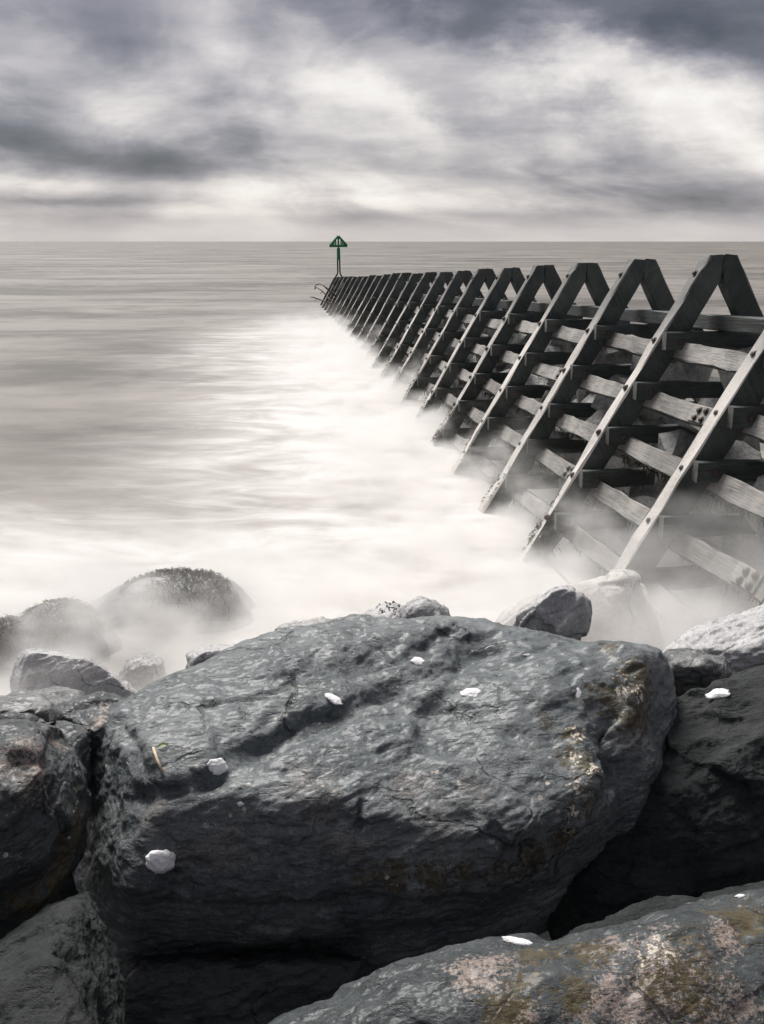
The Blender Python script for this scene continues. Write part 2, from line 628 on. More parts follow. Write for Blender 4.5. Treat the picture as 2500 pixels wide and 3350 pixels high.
# ------------------------------------------------------------------ materials
def rock_material(name, base, light, rough=(0.30, 0.55), lichen=0.0, gold=0.0, pale=None, spec=0.5, bump=1.0, spots=0.0, wet=0.30):
    mt, N, out = material(name)
    tc_ = N.new('ShaderNodeTexCoord')
    P = tc_.outputs['Object']
    n1 = N.noise(P, 2.3, 6, 0.6)
    n2 = N.noise(P, 14, 6, 0.65)
    n3 = N.noise(P, 60, 4, 0.6)
    st = N.noise(N.mapping(P, rot=(0.1, -0.25, R(28)), scale=(3, 12, 16)), 2.0, 5, 0.6)
    f = N.step(N.m('ADD', N.m('MULTIPLY', n1, 0.6), N.m('MULTIPLY', n2, 0.5)), 0.42, 0.70)
    col = N.mix(f, base, light)
    col = N.mix(N.step(st, 0.55, 0.75, 0, 0.45), col, tuple(c * 0.55 for c in base))
    col = N.mix(N.step(n3, 0.5, 0.75, 0, 0.35), col, tuple(min(1, c * 2.2) for c in light))
    rg = N.step(N.m('ADD', N.m('MULTIPLY', n2, 0.6), N.m('MULTIPLY', n1, 0.4)), 0.35, 0.65, rough[0], rough[1])
    if lichen:
        at_ = N.new('ShaderNodeAttribute', attribute_name='lichen')
        fr = N.noise(P, 9, 6, 0.7)
        v = N.m('ADD', N.m('MULTIPLY', at_.outputs['Fac'], 0.56), N.m('MULTIPLY', N.m('SUBTRACT', fr, 0.5), 1.2))
        v = N.m('ADD', v, N.m('MULTIPLY', N.m('SUBTRACT', N.noise(P, 85, 5, 0.7), 0.5), 2.2))
        msk = N.m('MULTIPLY', N.step(v, 0.40, 0.52), lichen)
        lc = N.mix(N.noise(P, 33, 4, 0.6), (0.19, 0.145, 0.122), (0.33, 0.27, 0.235))
        col = N.mix(msk, col, lc)
        rg = N.m('MAXIMUM', rg, N.m('MULTIPLY', msk, 0.8))
    if gold:
        at_ = N.new('ShaderNodeAttribute', attribute_name='gold')
        fr = N.noise(P, 11, 6, 0.7)
        v = N.m('ADD', N.m('MULTIPLY', at_.outputs['Fac'], 0.54), N.m('MULTIPLY', N.m('SUBTRACT', fr, 0.5), 1.3))
        v = N.m('ADD', v, N.m('MULTIPLY', N.m('SUBTRACT', N.noise(P, 70, 5, 0.7), 0.5), 1.9))
        msk = N.m('MULTIPLY', N.step(v, 0.36, 0.46), gold)
        gc = N.mix(N.noise(P, 40, 4, 0.6), (0.020, 0.018, 0.010), (0.125, 0.092, 0.036))
        col = N.mix(msk, col, gc)
        rg = N.m('MAXIMUM', rg, N.m('MULTIPLY', msk, 0.85))
    if spots:
        at_ = N.new('ShaderNodeAttribute', attribute_name='spots')
        vs = N.noise(N.mapping(P, scale=(1.6, 1.6, 0.75)), 48, 4, 0.6)
        v = N.m('ADD', N.m('MULTIPLY', at_.outputs['Fac'], 0.33), vs)
        msk = N.m('MULTIPLY', N.step(v, 0.82, 0.87), spots)
        col = N.mix(msk, col, (0.66, 0.58, 0.46))
        # scattered barnacle flecks everywhere
        fl = N.vor(P, 15)
        fl2 = N.m('MULTIPLY', N.step(N.m('ADD', fl, N.m('MULTIPLY', N.m('SUBTRACT', n3, 0.5), 0.12)), 0.09, 0.13, 1, 0), N.step(N.noise(P, 3.1, 2), 0.50, 0.56))
        col = N.mix(fl2, col, (0.45, 0.40, 0.34))
        rg = N.m('MAXIMUM', rg, N.m('MULTIPLY', msk, 0.8))
    st2 = N.noise(N.mapping(P, rot=(0.1, -0.25, R(28)), scale=(5, 24, 30)), 2.0, 4, 0.6)
    fleck = N.step(st2, 0.56, 0.70, 0.0, -0.55)
    wp = N.vm('ADD', P, N.vm('SCALE', N.vm('SUBTRACT', N.noise(P, 5, 4, 0.6, 0.0, 1), (0.5, 0.5, 0.5)), s=0.16))
    ck = N.step(N.vor(wp, 3.1, 'DISTANCE_TO_EDGE'), 0.004, 0.020, 1.0, 0.0)
    ck = N.m('MULTIPLY', ck, N.step(N.noise(P, 2.7, 3, 0.5), 0.50, 0.60))
    grit = N.noise(P, 260, 3, 0.7)
    col = N.mix(N.m('MULTIPLY', ck, 0.75), col, tuple(c * 0.25 for c in base))
    gv = N.step(grit, 0.36, 0.64, 0.72, 1.32)
    col = N.vm('MULTIPLY', col, N.vec(gv, gv, gv))
    fleck = N.m('SUBTRACT', fleck, N.m('MULTIPLY', ck, 0.9))
    h = N.m('ADD', N.m('ADD', N.m('MULTIPLY', n2, 0.30), fleck), N.m('ADD', N.m('MULTIPLY', n3, 0.20), N.m('MULTIPLY', st, 0.22)))
    nrm = N.bump(h, 0.9 * bump, 0.013)
    nrm = N.bump(N.noise(P, 130, 5, 0.75), 1.0 * bump, 0.0075, nrm)
    principled(N, out, col, rg, nrm, spec, **{'Coat Weight': wet, 'Coat Roughness': 0.31, 'Coat Normal': N.bump(h, 0.5 * bump, 0.016)})
    return mt


M = {}
M['hero'] = rock_material('wet_slate', (0.054, 0.072, 0.079), (0.150, 0.166, 0.170), (0.28, 0.46), lichen=0.35, gold=0.9, spots=1.0)
M['slate'] = rock_material('dark_slate', (0.015, 0.020, 0.022), (0.042, 0.048, 0.050), (0.30, 0.5))
M['lichen'] = rock_material('lichened_slate', (0.020, 0.029, 0.033), (0.052, 0.062, 0.064), (0.36, 0.58), lichen=1.0, gold=1.0, spots=0.8)
M['grey'] = rock_material('grey_slate', (0.09, 0.098, 0.10), (0.20, 0.202, 0.20), (0.40, 0.6))
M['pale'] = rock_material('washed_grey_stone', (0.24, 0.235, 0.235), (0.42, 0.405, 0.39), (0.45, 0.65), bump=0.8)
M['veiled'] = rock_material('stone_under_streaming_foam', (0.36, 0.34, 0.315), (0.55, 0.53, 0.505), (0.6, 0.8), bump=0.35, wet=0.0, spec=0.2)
M['mist_pale'] = rock_material('mist_paled_stone', (0.27, 0.27, 0.275), (0.42, 0.415, 0.41), (0.5, 0.7), bump=0.5, wet=0.1)  # mist veil and extra brightness painted into the stone colour
M['black'] = rock_material('algae_shade_slate', (0.010, 0.014, 0.015), (0.027, 0.031, 0.030), (0.45, 0.65), wet=0.0, spec=0.3)  # near-black: shade of gaps and corners painted in, beside dark algae
M['infill'] = rock_material('wet_infill_stone', (0.13, 0.135, 0.135), (0.36, 0.36, 0.34), (0.25, 0.45))


def wood(name, dark, mid, light, fine=1.0, rough=0.65, algae=0.0, rake=False, weather=False):
    mt, N, out = material(name)
    tc_ = N.new('ShaderNodeTexCoord')
    oi = N.new('ShaderNodeObjectInfo')
    sh = N.vm('SCALE', (31.0, 17.0, 23.0), s=oi.outputs['Random'])
    P = tc_.outputs['Object']
    if rake:
        # both legs: fold the right one onto the left, then turn so that local X runs down the leg
        ax, ay, az_ = N.xyz(P)
        P = N.mapping(N.vec(N.m('ABSOLUTE', ax), ay, az_), rot=(0, R(60.4), 0))
    P = N.vm('ADD', P, sh)
    g1 = N.noise(N.mapping(P, scale=(0.9, 16, 16)), 2.2, 6, 0.65, 0.2)
    g2 = N.noise(N.mapping(P, scale=(1.6, 60, 60)), 1.8, 4, 0.6)
    n1 = N.noise(P, 2.6, 5, 0.6)
    n2 = N.noise(P, 26, 4, 0.65)
    col = N.mix(N.step(g1, 0.34, 0.66), dark, mid)
    col = N.mix(N.step(N.m('ADD', N.m('MULTIPLY', n1, 0.65), N.m('MULTIPLY', g2, 0.5)), 0.46, 0.72), col, light)
    col = N.mix(N.step(g2, 0.60, 0.72, 0, 0.6), col, tuple(c * 0.35 for c in dark))
    tone = N.m('ADD', 0.78, N.m('MULTIPLY', oi.outputs['Random'], 0.44))
    col = N.vm('MULTIPLY', col, N.vec(tone, tone, tone))
    if algae:
        gm = N.new('ShaderNodeNewGeometry')
        _, _, pz = N.xyz(gm.outputs['Position'])
        a_ = N.m('MULTIPLY', N.step(N.m('ADD', pz, N.m('MULTIPLY', n1, 1.4)), 0.9, 2.4, 1, 0), algae)
        col = N.mix(N.m('MULTIPLY', a_, N.step(n2, 0.3, 0.6)), col, (0.030, 0.033, 0.018))
    if weather:
        # surf and shingle have scoured the lower legs pale; the heads keep their dark skin
        _, _, lz = N.xyz(tc_.outputs['Object'])
        col = N.mix(N.step(N.m('ADD', lz, N.m('MULTIPLY', N.m('SUBTRACT', n1, 0.5), 0.8)), -1.15, -0.35, 0.0, 0.85), col, (0.075, 0.082, 0.080))
    ck = N.step(g1, 0.60, 0.70, 1.0, 0.0)
    h = N.m('ADD', N.m('MULTIPLY', g2, 0.6 * fine), N.m('ADD', N.m('MULTIPLY', ck, 0.5), N.m('MULTIPLY', n2, 0.25)))
    nrm = N.bump(h, 0.8, 0.012)
    principled(N, out, col, N.step(n1, 0.3, 0.7, rough - 0.1, rough + 0.15), nrm, 0.4)
    return mt


M['wood'] = wood('dark_wet_timber', (0.020, 0.028, 0.028), (0.042, 0.052, 0.050), (0.078, 0.086, 0.079), algae=0.7)
M['lit_bleached'] = wood('lit_bleached_timber', (0.20, 0.185, 0.17), (0.36, 0.335, 0.305), (0.50, 0.47, 0.43))
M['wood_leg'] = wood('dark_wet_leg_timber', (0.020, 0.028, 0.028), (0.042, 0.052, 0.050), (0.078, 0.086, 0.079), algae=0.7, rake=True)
M['lit_bleached_leg'] = wood('lit_bleached_leg_timber', (0.32, 0.302, 0.28), (0.45, 0.43, 0.40), (0.56, 0.535, 0.50), rake=True, weather=True)  # outer faces: lit-side brightness painted over the scoured tone
M['waling'] = wood('lit_weathered_waling', (0.085, 0.083, 0.078), (0.195, 0.187, 0.174), (0.315, 0.30, 0.28))  # outward faces: light falling on them painted into the weathered tone
M['endgrain'] = wood('grey_end_grain', (0.05, 0.055, 0.052), (0.12, 0.12, 0.11), (0.18, 0.175, 0.16))


def plain(name, a, b_, scale, rough, spec=0.5, bump=0.4, dist=0.004, metal=0.0):
    mt, N, out = material(name)
    tc_ = N.new('ShaderNodeTexCoord')
    P = tc_.outputs['Object']
    n = N.noise(P, scale, 5, 0.65)
    col = N.mix(N.step(n, 0.35, 0.65), a, b_)
    principled(N, out, col, rough, N.bump(n, bump, dist), spec, Metallic=metal)
    return mt


M['iron'] = plain('rusted_iron', (0.028, 0.026, 0.024), (0.085, 0.065, 0.050), 60, 0.55, metal=0.3)
M['weed'] = plain('wet_seaweed', (0.012, 0.014, 0.009), (0.045, 0.042, 0.022), 12, 0.45)
M['green'] = plain('green_paint', (0.004, 0.12, 0.035), (0.008, 0.20, 0.06), 9, 0.45)
M['green_dark'] = plain('tarred_steel', (0.008, 0.014, 0.014), (0.016, 0.024, 0.024), 9, 0.5)
M['drift'] = plain('grey_driftwood', (0.045, 0.035, 0.030), (0.12, 0.095, 0.080), 14, 0.7)
M['straw'] = plain('dry_straw', (0.42, 0.33, 0.20), (0.58, 0.49, 0.34), 40, 0.6)
M['leaf'] = plain('green_leaf', (0.06, 0.11, 0.015), (0.13, 0.18, 0.03), 40, 0.5)


def foam_material():
    mt, N, out = material('sea_foam')
    tc_ = N.new('ShaderNodeTexCoord')
    P = tc_.outputs['Object']
    n = N.noise(P, 120, 4, 0.6)
    v = N.vor(P, 190)
    col = N.mix(N.step(v, 0.2, 0.6), (0.84, 0.83, 0.82), (0.92, 0.915, 0.91))
    principled(N, out, col, 0.6, N.bump(N.m('ADD', n, v), 0.3, 0.003), 0.3, **{'Subsurface Weight': 0.4, 'Subsurface Radius': (0.02, 0.02, 0.02), 'Subsurface Scale': 1.0})
    return mt


M['foam'] = foam_material()

# ------------------------------------------------------------------ groyne placement (fitted to the photograph)
GX, GY, GTH, GSLOPE = 3.3458, 9.8757, 0.131, 0.0391
G_TOP0 = CAM_H - 0.125
SPACING = 2.0
HALF = 0.1393
TAN = 0.568
LEG_T = 0.1817
g_dir = np.array([-math.sin(GTH), math.cos(GTH), 0])
n_dir = np.array([math.cos(GTH), math.sin(GTH), 0])


def sea_material():
    mt, N, out = material('smoothed_sea_water')
    gm = N.new('ShaderNodeNewGeometry')
    P = gm.outputs['Position']
    x, y, z = N.xyz(P)
    # lateral distance from the groyne foot and distance offshore
    lat = N.m('ADD', N.m('MULTIPLY', N.m('SUBTRACT', x, GX - 1.9), math.cos(GTH)), N.m('MULTIPLY', N.m('SUBTRACT', y, GY), math.sin(GTH)))
    wob = N.m('MULTIPLY', N.m('SUBTRACT', N.noise(N.mapping(P, scale=(0.11, 0.06, 1)), 1.0, 4, 0.55), 0.5), 9.0)
    wob2 = N.m('MULTIPLY', N.m('SUBTRACT', N.noise(N.mapping(P, loc=(4, 9, 0), scale=(0.25, 0.6, 1)), 1.0, 5, 0.6), 0.5), 3.0)
    d1 = N.m('ADD', N.m('ADD', N.m('ABSOLUTE', lat), wob), wob2)
    side = N.step(d1, 0.9, 6.6, 1.0, 0.0)
    reach = N.step(N.m('ADD', y, N.m('MULTIPLY', wob, 1.5)), 24, 60, 1.0, 0.0)
    f1 = N.m('MULTIPLY', side, reach)
    shore = N.step(N.m('ADD', N.m('ADD', y, N.m('MULTIPLY', wob, 0.6)), wob2), 8.5, 14.5, 1.0, 0.0)
    f = N.m('MAXIMUM', f1, shore)
    streak = N.noise(N.mapping(P, rot=(0, 0, R(12)), scale=(0.42, 0.80, 1)), 1.0, 7, 0.62, 1.2)
    streak2 = N.noise(N.mapping(P, rot=(0, 0, R(-8)), scale=(0.7, 1.5, 1)), 1.0, 6, 0.62, 0.9)
    f = N.m('ADD', f, N.m('MULTIPLY', N.m('SUBTRACT', streak2, 0.5), N.m('MULTIPLY', f, 1.35)))
    f = N.m('MINIMUM', N.m('MAXIMUM', f, 0.0), 1.0)
    # far swell: long bands parallel to the shore
    band = N.noise(N.mapping(P, rot=(0, 0, R(4)), scale=(0.035, 0.10, 1)), 1.0, 5, 0.6, 0.5)
    band2 = N.noise(N.mapping(P, rot=(0, 0, R(-3)), scale=(0.12, 0.34, 1)), 1.0, 6, 0.62, 0.6)
    deep = N.mix(N.step(N.m('ADD', N.m('MULTIPLY', band, 0.5), N.m('ADD', N.m('MULTIPLY', band2, 0.3), N.m('MULTIPLY', N.noise(P, 0.55, 5, 0.6, 0.8), 0.2))), 0.40, 0.60), (0.088, 0.082, 0.074), (0.215, 0.200, 0.182))
    foamc = N.mix(N.step(streak, 0.35, 0.62), (0.41, 0.395, 0.372), (0.60, 0.588, 0.57))
    col = N.mix(f, deep, foamc)
    hgt = N.m('ADD', N.m('MULTIPLY', band2, 0.5), N.m('MULTIPLY', streak, 0.25))
    nrm = N.bump(hgt, 0.5, 0.30)
    principled(N, out, col, N.m('ADD', 0.6, N.m('MULTIPLY', f, 0.25)), nrm, N.m('SUBTRACT', 0.10, N.m('MULTIPLY', f, 0.08)))
    return mt


M['sea'] = sea_material()
M['bed'] = plain('dark_shingle', (0.008, 0.009, 0.010), (0.022, 0.022, 0.021), 8, 0.9, 0.1, bump=0.8, dist=0.03)

# ------------------------------------------------------------------ setting: sea and shore bed
def sheet(name, xs, ys, zf, mat):
    X, Y = np.meshgrid(xs, ys, indexing='ij')
    Z = zf(X, Y)
    V = np.stack([X.ravel(), Y.ravel(), Z.ravel()], 1)
    nx, ny = len(xs), len(ys)
    idx = np.arange(nx * ny).reshape(nx, ny)
    Q = np.stack([idx[:-1, :-1], idx[1:, :-1], idx[1:, 1:], idx[:-1, 1:]], -1).reshape(-1, 4)
    o = link(name, quad_mesh(name, V, Q), mat)
    tag(o, kind='structure')
    return o


def sea_z(X, Y):
    P = np.stack([X.ravel() * 0.10, Y.ravel() * 0.30, X.ravel() * 0], 1)
    amp = np.clip((Y - 12) / 30, 0.15, 1) * np.clip((1500 - Y) / 1400, 0, 1)
    h = fbm(P, 4, 0.5, 3).reshape(X.shape) * 0.13 * amp
    P2 = np.stack([X.ravel() * 0.03, Y.ravel() * 0.10, X.ravel() * 0 + 5], 1)
    return h + fbm(P2, 2, 0.5, 9).reshape(X.shape) * 0.16 * amp


xs = np.concatenate([-np.geomspace(30000, 34, 14), np.linspace(-32, 32, 150), np.geomspace(34, 30000, 14)])
ys = np.concatenate([np.linspace(3.6, 70, 240), np.geomspace(71, 1500, 120), np.geomspace(1600, 60000, 14)])
sheet('sea', xs, ys, sea_z, M['sea'])


def bed_z(X, Y):
    z = np.where(Y < 5.0, 0.14, 0.14 - (Y - 5.0) * 0.4)
    z = np.maximum(z, -1.6)
    P = np.stack([X.ravel() * 1.2, Y.ravel() * 1.2, X.ravel() * 0], 1)
    return z + fbm(P, 3, 0.5, 21).reshape(X.shape) * 0.06


sheet('shore', np.linspace(-40, 40, 120), np.concatenate([np.linspace(-30, 14, 120), np.geomspace(15, 400, 10)]), bed_z, M['bed'])

# ------------------------------------------------------------------ the boulders of the sea defence
hero_pts = [at(*p) for p in [
    (330, 1482, 3.12), (480, 1422, 3.32), (600, 1372, 3.46), (740, 1336, 3.56), (860, 1322, 3.62), (960, 1324, 3.62), (1040, 1348, 3.55), (1120, 1336, 3.50),
    (1200, 1372, 3.45), (1285, 1380, 3.32), (1350, 1356, 3.22), (1405, 1385, 3.14), (1445, 1460, 3.08), (1456, 1560, 3.06), (1436, 1650, 3.0), (1402, 1730, 2.93),
    (1330, 1810, 2.78), (1240, 1890, 2.75),
    (280, 1520, 3.0), (248, 1590, 2.85), (250, 1700, 2.75), (238, 1800, 2.7), (226, 1900, 2.66), (234, 1990, 2.66), (260, 2060, 2.68),
    (760, 1400, 3.32), (620, 1450, 3.16), (700, 1480, 3.06), (560, 1520, 2.95), (400, 1560, 2.84), (950, 1380, 3.44), (900, 1420, 3.32), (830, 1495, 3.07), (690, 1570, 2.885), (560, 1620, 2.745),
    (1000, 1450, 3.18), (1150, 1430, 3.22), (1250, 1430, 3.1), (1100, 1550, 2.88), (900, 1600, 2.78), (620, 1660, 2.62), (400, 1680, 2.58),
    (800, 1700, 2.60), (1000, 1700, 2.62), (1180, 1600, 2.74), (1250, 1510, 2.78), (1268, 1590, 2.715), (1350, 1480, 2.97),
    (290, 1640, 2.68), (280, 1780, 2.56), (420, 1800, 2.47), (600, 1800, 2.46), (750, 1850, 2.43), (1000, 1850, 2.46), (1180, 1760, 2.56), (1282, 1690, 2.665), (1380, 1600, 2.93),
    (270, 1900, 2.50), (350, 1960, 2.46), (600, 1960, 2.42), (850, 1940, 2.42), (1050, 1900, 2.50),
    (350, 2040, 2.58), (550, 2050, 2.62), (800, 2020, 2.66), (1000, 1975, 2.68), (1150, 1930, 2.70)]]
hero_pts += [np.array(p) for p in [(-.65, 3.0, .75), (-.2, 3.1, .65), (.25, 3.1, .7), (.7, 3.1, .85), (-.6, 3.5, 1.1), (-.1, 3.75, 1.1), (.4, 3.8, 1.15), (.85, 3.5, 1.15), (1.05, 3.2, 1.2)]]


hero_cuts = [[at(*p) for p in t] for t in (
    ((420, 1690, 2.60), (1080, 1560, 2.86), (860, 1720, 2.585)),
    ((300, 1880, 2.50), (1020, 1880, 2.475), (700, 1740, 2.545)),
    ((1266, 1500, 2.80), (1292, 1700, 2.675), (1440, 1560, 3.05)),
    ((350, 2000, 2.475), (900, 1985, 2.465), (600, 2060, 2.635)),
    ((245, 1600, 2.86), (240, 1800, 2.66), (310, 1720, 2.60)),
    ((620, 1400, 3.40), (950, 1350, 3.56), (640, 1450, 3.17)),
    ((1050, 1900, 2.49), (1250, 1760, 2.60), (1180, 1900, 2.62)))]


def rough_line(pts):
    return [at(*p) for p in pts]


hero_cracks = [
    dict(pts=rough_line([(1050, 1395, 3.36), (930, 1455, 3.18), (830, 1497, 3.08), (690, 1570, 2.9), (560, 1630, 2.74), (450, 1680, 2.62)]), depth=-0.045, width=0.05),
    dict(pts=rough_line([(480, 1655, 2.68), (580, 1600, 2.8), (690, 1545, 2.95)]), depth=-0.025, width=0.018),
    dict(pts=rough_line([(450, 1505, 2.99), (560, 1490, 3.0), (620, 1475, 3.06)]), depth=-0.03, width=0.025),
    dict(pts=rough_line([(640, 1440, 3.2), (800, 1400, 3.32), (960, 1365, 3.46)]), depth=0.065, width=0.09),
    dict(pts=rough_line([(815, 1640, 2.66), (790, 1690, 2.6), (772, 1740, 2.55), (770, 1785, 2.52)]), depth=-0.028, width=0.014),
    dict(pts=rough_line([(560, 1720, 2.52), (760, 1785, 2.5), (900, 1800, 2.48), (1020, 1770, 2.53)]), depth=-0.016, width=0.03),
    dict(pts=rough_line([(1010, 1935, 2.48), (1080, 1890, 2.5), (1130, 1850, 2.52)]), depth=-0.05, width=0.028),
    dict(pts=rough_line([(1100, 1860, 2.5), (1060, 1760, 2.54), (1030, 1640, 2.68)]), depth=-0.02, width=0.014),
    dict(pts=rough_line([(1240, 1440, 3.0), (1272, 1560, 2.8), (1290, 1680, 2.70), (1260, 1800, 2.62)]), depth=0.03, width=0.05),
    dict(pts=rough_line([(1310, 1440, 3.0), (1330, 1560, 2.86), (1345, 1680, 2.8)]), depth=-0.065, width=0.06),
    dict(pts=rough_line([(1340, 1365, 3.2), (1420, 1440, 3.02), (1448, 1560, 2.93), (1420, 1660, 2.87)]), depth=0.05, width=0.08),
    dict(pts=rough_line([(280, 1700, 2.66), (330, 1730, 2.6), (390, 1690, 2.58)]), depth=-0.04, width=0.03),
    dict(pts=rough_line([(250, 1560, 2.95), (300, 1620, 2.75), (330, 1690, 2.62)]), depth=-0.025, width=0.03),
    dict(pts=rough_line([(330, 2000, 2.46), (560, 2005, 2.43), (800, 1985, 2.44), (1000, 1955, 2.52)]), depth=-0.05, width=0.05),
]
# lichen and barnacle patches: places on the stone
hero_masks = {
    'lichen': [((660, 1690), .10), ((700, 1745), .09), ((950, 1760), .12), ((1010, 1690), .10), ((400, 1870), .08), ((480, 1840), .10), ((760, 1830), .10), ((900, 1700), .1), ((330, 1760), .08), ((1350, 1600), .08)],
    'gold': [((1180, 1560), .05), ((1235, 1590), .07), ((1230, 1640), .07), ((1260, 1740), .07), ((1225, 1810), .08), ((1150, 1860), .08), ((1080, 1885), .07), ((1000, 1890), .06), ((930, 1900), .07), ((850, 1895), .07), ((790, 1900), .06), ((1390, 1470), .13), ((1380, 1560), .12), ((1300, 1510), .09), ((1320, 1400), .06), ((1270, 1650), .08)],
    'spots': [((1240, 1640), .05), ((1245, 1700), .05), ((1240, 1760), .05), ((1250, 1590), .06), ((1350, 1490), .07), ((1385, 1500), .06), ((1230, 1800), .05), ((1290, 1660), .06)],
}
build_rock('hero_boulder', (0.02, 3.02, 1.28), (0.95, 0.62, 0.5), hero_pts, 250, M['hero'], 3,
           'huge dark wet boulder across the foreground, ridged top dotted with white foam', lump=0.03, rough=0.013, facet_amp=0.024, facet_scale=0.42, sharp=30.0,
           grain_amp=0.008, cracks=hero_cracks, masks=hero_masks, chop=(0, 0), cuts=hero_cuts, kind_name='boulder')

D_ = 'dark wet boulder'
simple_rock('left_boulder', [(-120, 1545), (-40, 1545), (60, 1545), (118, 1560), (158, 1605), (182, 1680), (184, 1770), (160, 1850), (130, 1930), (80, 2000), (-20, 2050), (-140, 1980), (-200, 1780)], 2.62, M['lichen'], 5,
            'dark boulder at the left edge with a pinkish patch on its face', n=130, tilt=0.35, thick=0.32, facet_amp=0.03, grain_amp=0.006, lump=0.04, hull=True, chop=(4, 0.06), kind_name='boulder',
            masks={'lichen': [((75, 1640), .13), ((20, 1650), .06), ((110, 1600), .06)], 'gold': [((170, 1800), .12), ((130, 1900), .12), ((60, 1960), .1)], 'spots': [((60, 1600), .03)]})
simple_rock('gap_boulder', [(118, 1535), (160, 1515), (205, 1500), (280, 1506), (335, 1540), (320, 1640), (260, 1710), (190, 1720), (120, 1650)], 3.15, M['lichen'], 6,
            'dark boulder wedged between the left boulder and the huge one, peeling tan patch', n=90, tilt=0.15, thick=0.22, facet_amp=0.02, grain_amp=0.005, lump=0.02, hull=True, chop=(2, 0.05), kind_name='boulder',
            masks={'lichen': [((235, 1530), .075), ((215, 1560), .05)], 'gold': [], 'spots': []})
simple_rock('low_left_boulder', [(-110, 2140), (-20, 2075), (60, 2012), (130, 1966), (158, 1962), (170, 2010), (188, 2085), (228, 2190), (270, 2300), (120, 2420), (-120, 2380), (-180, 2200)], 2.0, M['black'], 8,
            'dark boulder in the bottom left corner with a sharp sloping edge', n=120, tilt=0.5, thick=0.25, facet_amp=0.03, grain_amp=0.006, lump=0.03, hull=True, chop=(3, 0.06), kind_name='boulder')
simple_rock('front_boulder', [(540, 2235), (640, 2172), (760, 2130), (880, 2105), (1000, 2062), (1110, 2052), (1200, 2034), (1350, 2002), (1500, 1968), (1600, 1942), (1720, 1922), (1850, 2000), (1850, 2300), (1600, 2500), (1100, 2520), (650, 2400)], 1.86, M['lichen'], 9,
            'lichen blotched boulder along the bottom right of the foreground', n=190, tilt=0.5, thick=0.14, facet_amp=0.02, grain_amp=0.004, lump=0.035, rough=0.010, kind_name='boulder', chop=(4, 0.05),
            masks={'lichen': [((1060, 2090), .10), ((1020, 2110), .07), ((1330, 2040), .07), ((1420, 2090), .17), ((1500, 2140), .15), ((1380, 2160), .14), ((1130, 2190), .05), ((1560, 2030), .06), ((1600, 2170), .06), ((1250, 2200), .05)],
                   'gold': [((1180, 2060), .08), ((1130, 2120), .05), ((1280, 2060), .09), ((1600, 1980), .10), ((1480, 2110), .12), ((1240, 2150), .06), ((1100, 2200), .07)], 'spots': [((1420, 2060), .08)]})
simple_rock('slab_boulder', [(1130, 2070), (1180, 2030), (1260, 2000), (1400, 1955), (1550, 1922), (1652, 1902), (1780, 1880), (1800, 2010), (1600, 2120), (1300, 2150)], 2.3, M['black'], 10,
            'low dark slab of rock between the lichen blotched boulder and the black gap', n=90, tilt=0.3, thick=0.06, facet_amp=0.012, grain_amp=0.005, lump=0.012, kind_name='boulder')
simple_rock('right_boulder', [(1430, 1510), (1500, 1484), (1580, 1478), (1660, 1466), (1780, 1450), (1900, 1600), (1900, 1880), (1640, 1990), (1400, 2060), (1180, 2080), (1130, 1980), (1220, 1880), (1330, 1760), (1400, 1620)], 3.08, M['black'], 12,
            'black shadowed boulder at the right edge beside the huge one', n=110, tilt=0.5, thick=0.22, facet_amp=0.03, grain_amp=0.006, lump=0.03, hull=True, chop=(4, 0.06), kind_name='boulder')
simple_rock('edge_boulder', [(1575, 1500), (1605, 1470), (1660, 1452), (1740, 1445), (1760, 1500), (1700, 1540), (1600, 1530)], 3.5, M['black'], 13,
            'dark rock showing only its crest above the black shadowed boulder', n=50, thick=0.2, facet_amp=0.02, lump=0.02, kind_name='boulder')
simple_rock('under_boulder', [(215, 2110), (320, 2085), (480, 2075), (640, 2070), (800, 2080), (760, 2200), (640, 2330), (420, 2360), (240, 2340), (190, 2220)], 2.55, M['slate'], 14,
            'dark rock wedged under the front of the huge boulder', n=60, thick=0.12, facet_amp=0.02, lump=0.02, kind_name='boulder')
simple_rock('cleft_filler', [(90, 1900), (150, 1760), (230, 1780), (270, 1900), (260, 2080), (170, 2160), (80, 2050)], 3.05, M['black'], 29,  # added filler, keeps the cleft dark where the bed showed pale
            'black filler added deep in the cleft left of the huge boulder to keep it dark', n=50, thick=0.15, facet_amp=0.02, lump=0.02, kind_name='rock', cat='rock')
simple_rock('pointed_rock', [(1090, 1385), (1120, 1335), (1160, 1300), (1196, 1268), (1222, 1262), (1240, 1270), (1262, 1298), (1266, 1322), (1256, 1350), (1248, 1385), (1240, 1440), (1110, 1440)], 4.2, M['mist_pale'], 15,
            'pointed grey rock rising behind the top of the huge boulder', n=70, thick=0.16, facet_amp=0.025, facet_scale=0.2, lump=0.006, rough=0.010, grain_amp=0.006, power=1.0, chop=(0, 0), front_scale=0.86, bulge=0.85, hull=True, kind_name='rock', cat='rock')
simple_rock('round_rock', [(860, 1345), (872, 1312), (890, 1298), (912, 1294), (945, 1304), (968, 1322), (980, 1350), (940, 1390), (870, 1380)], 4.3, M['mist_pale'], 16,
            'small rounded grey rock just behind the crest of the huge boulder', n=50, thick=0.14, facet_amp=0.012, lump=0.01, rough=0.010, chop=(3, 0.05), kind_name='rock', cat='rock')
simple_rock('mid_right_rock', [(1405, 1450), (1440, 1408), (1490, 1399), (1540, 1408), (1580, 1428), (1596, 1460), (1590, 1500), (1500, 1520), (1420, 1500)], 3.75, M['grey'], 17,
            'smooth grey rock between the huge boulder and the pale sloping one', n=70, thick=0.2, facet_amp=0.012, lump=0.015, chop=(3, 0.05), hull=True, kind_name='rock', cat='rock')
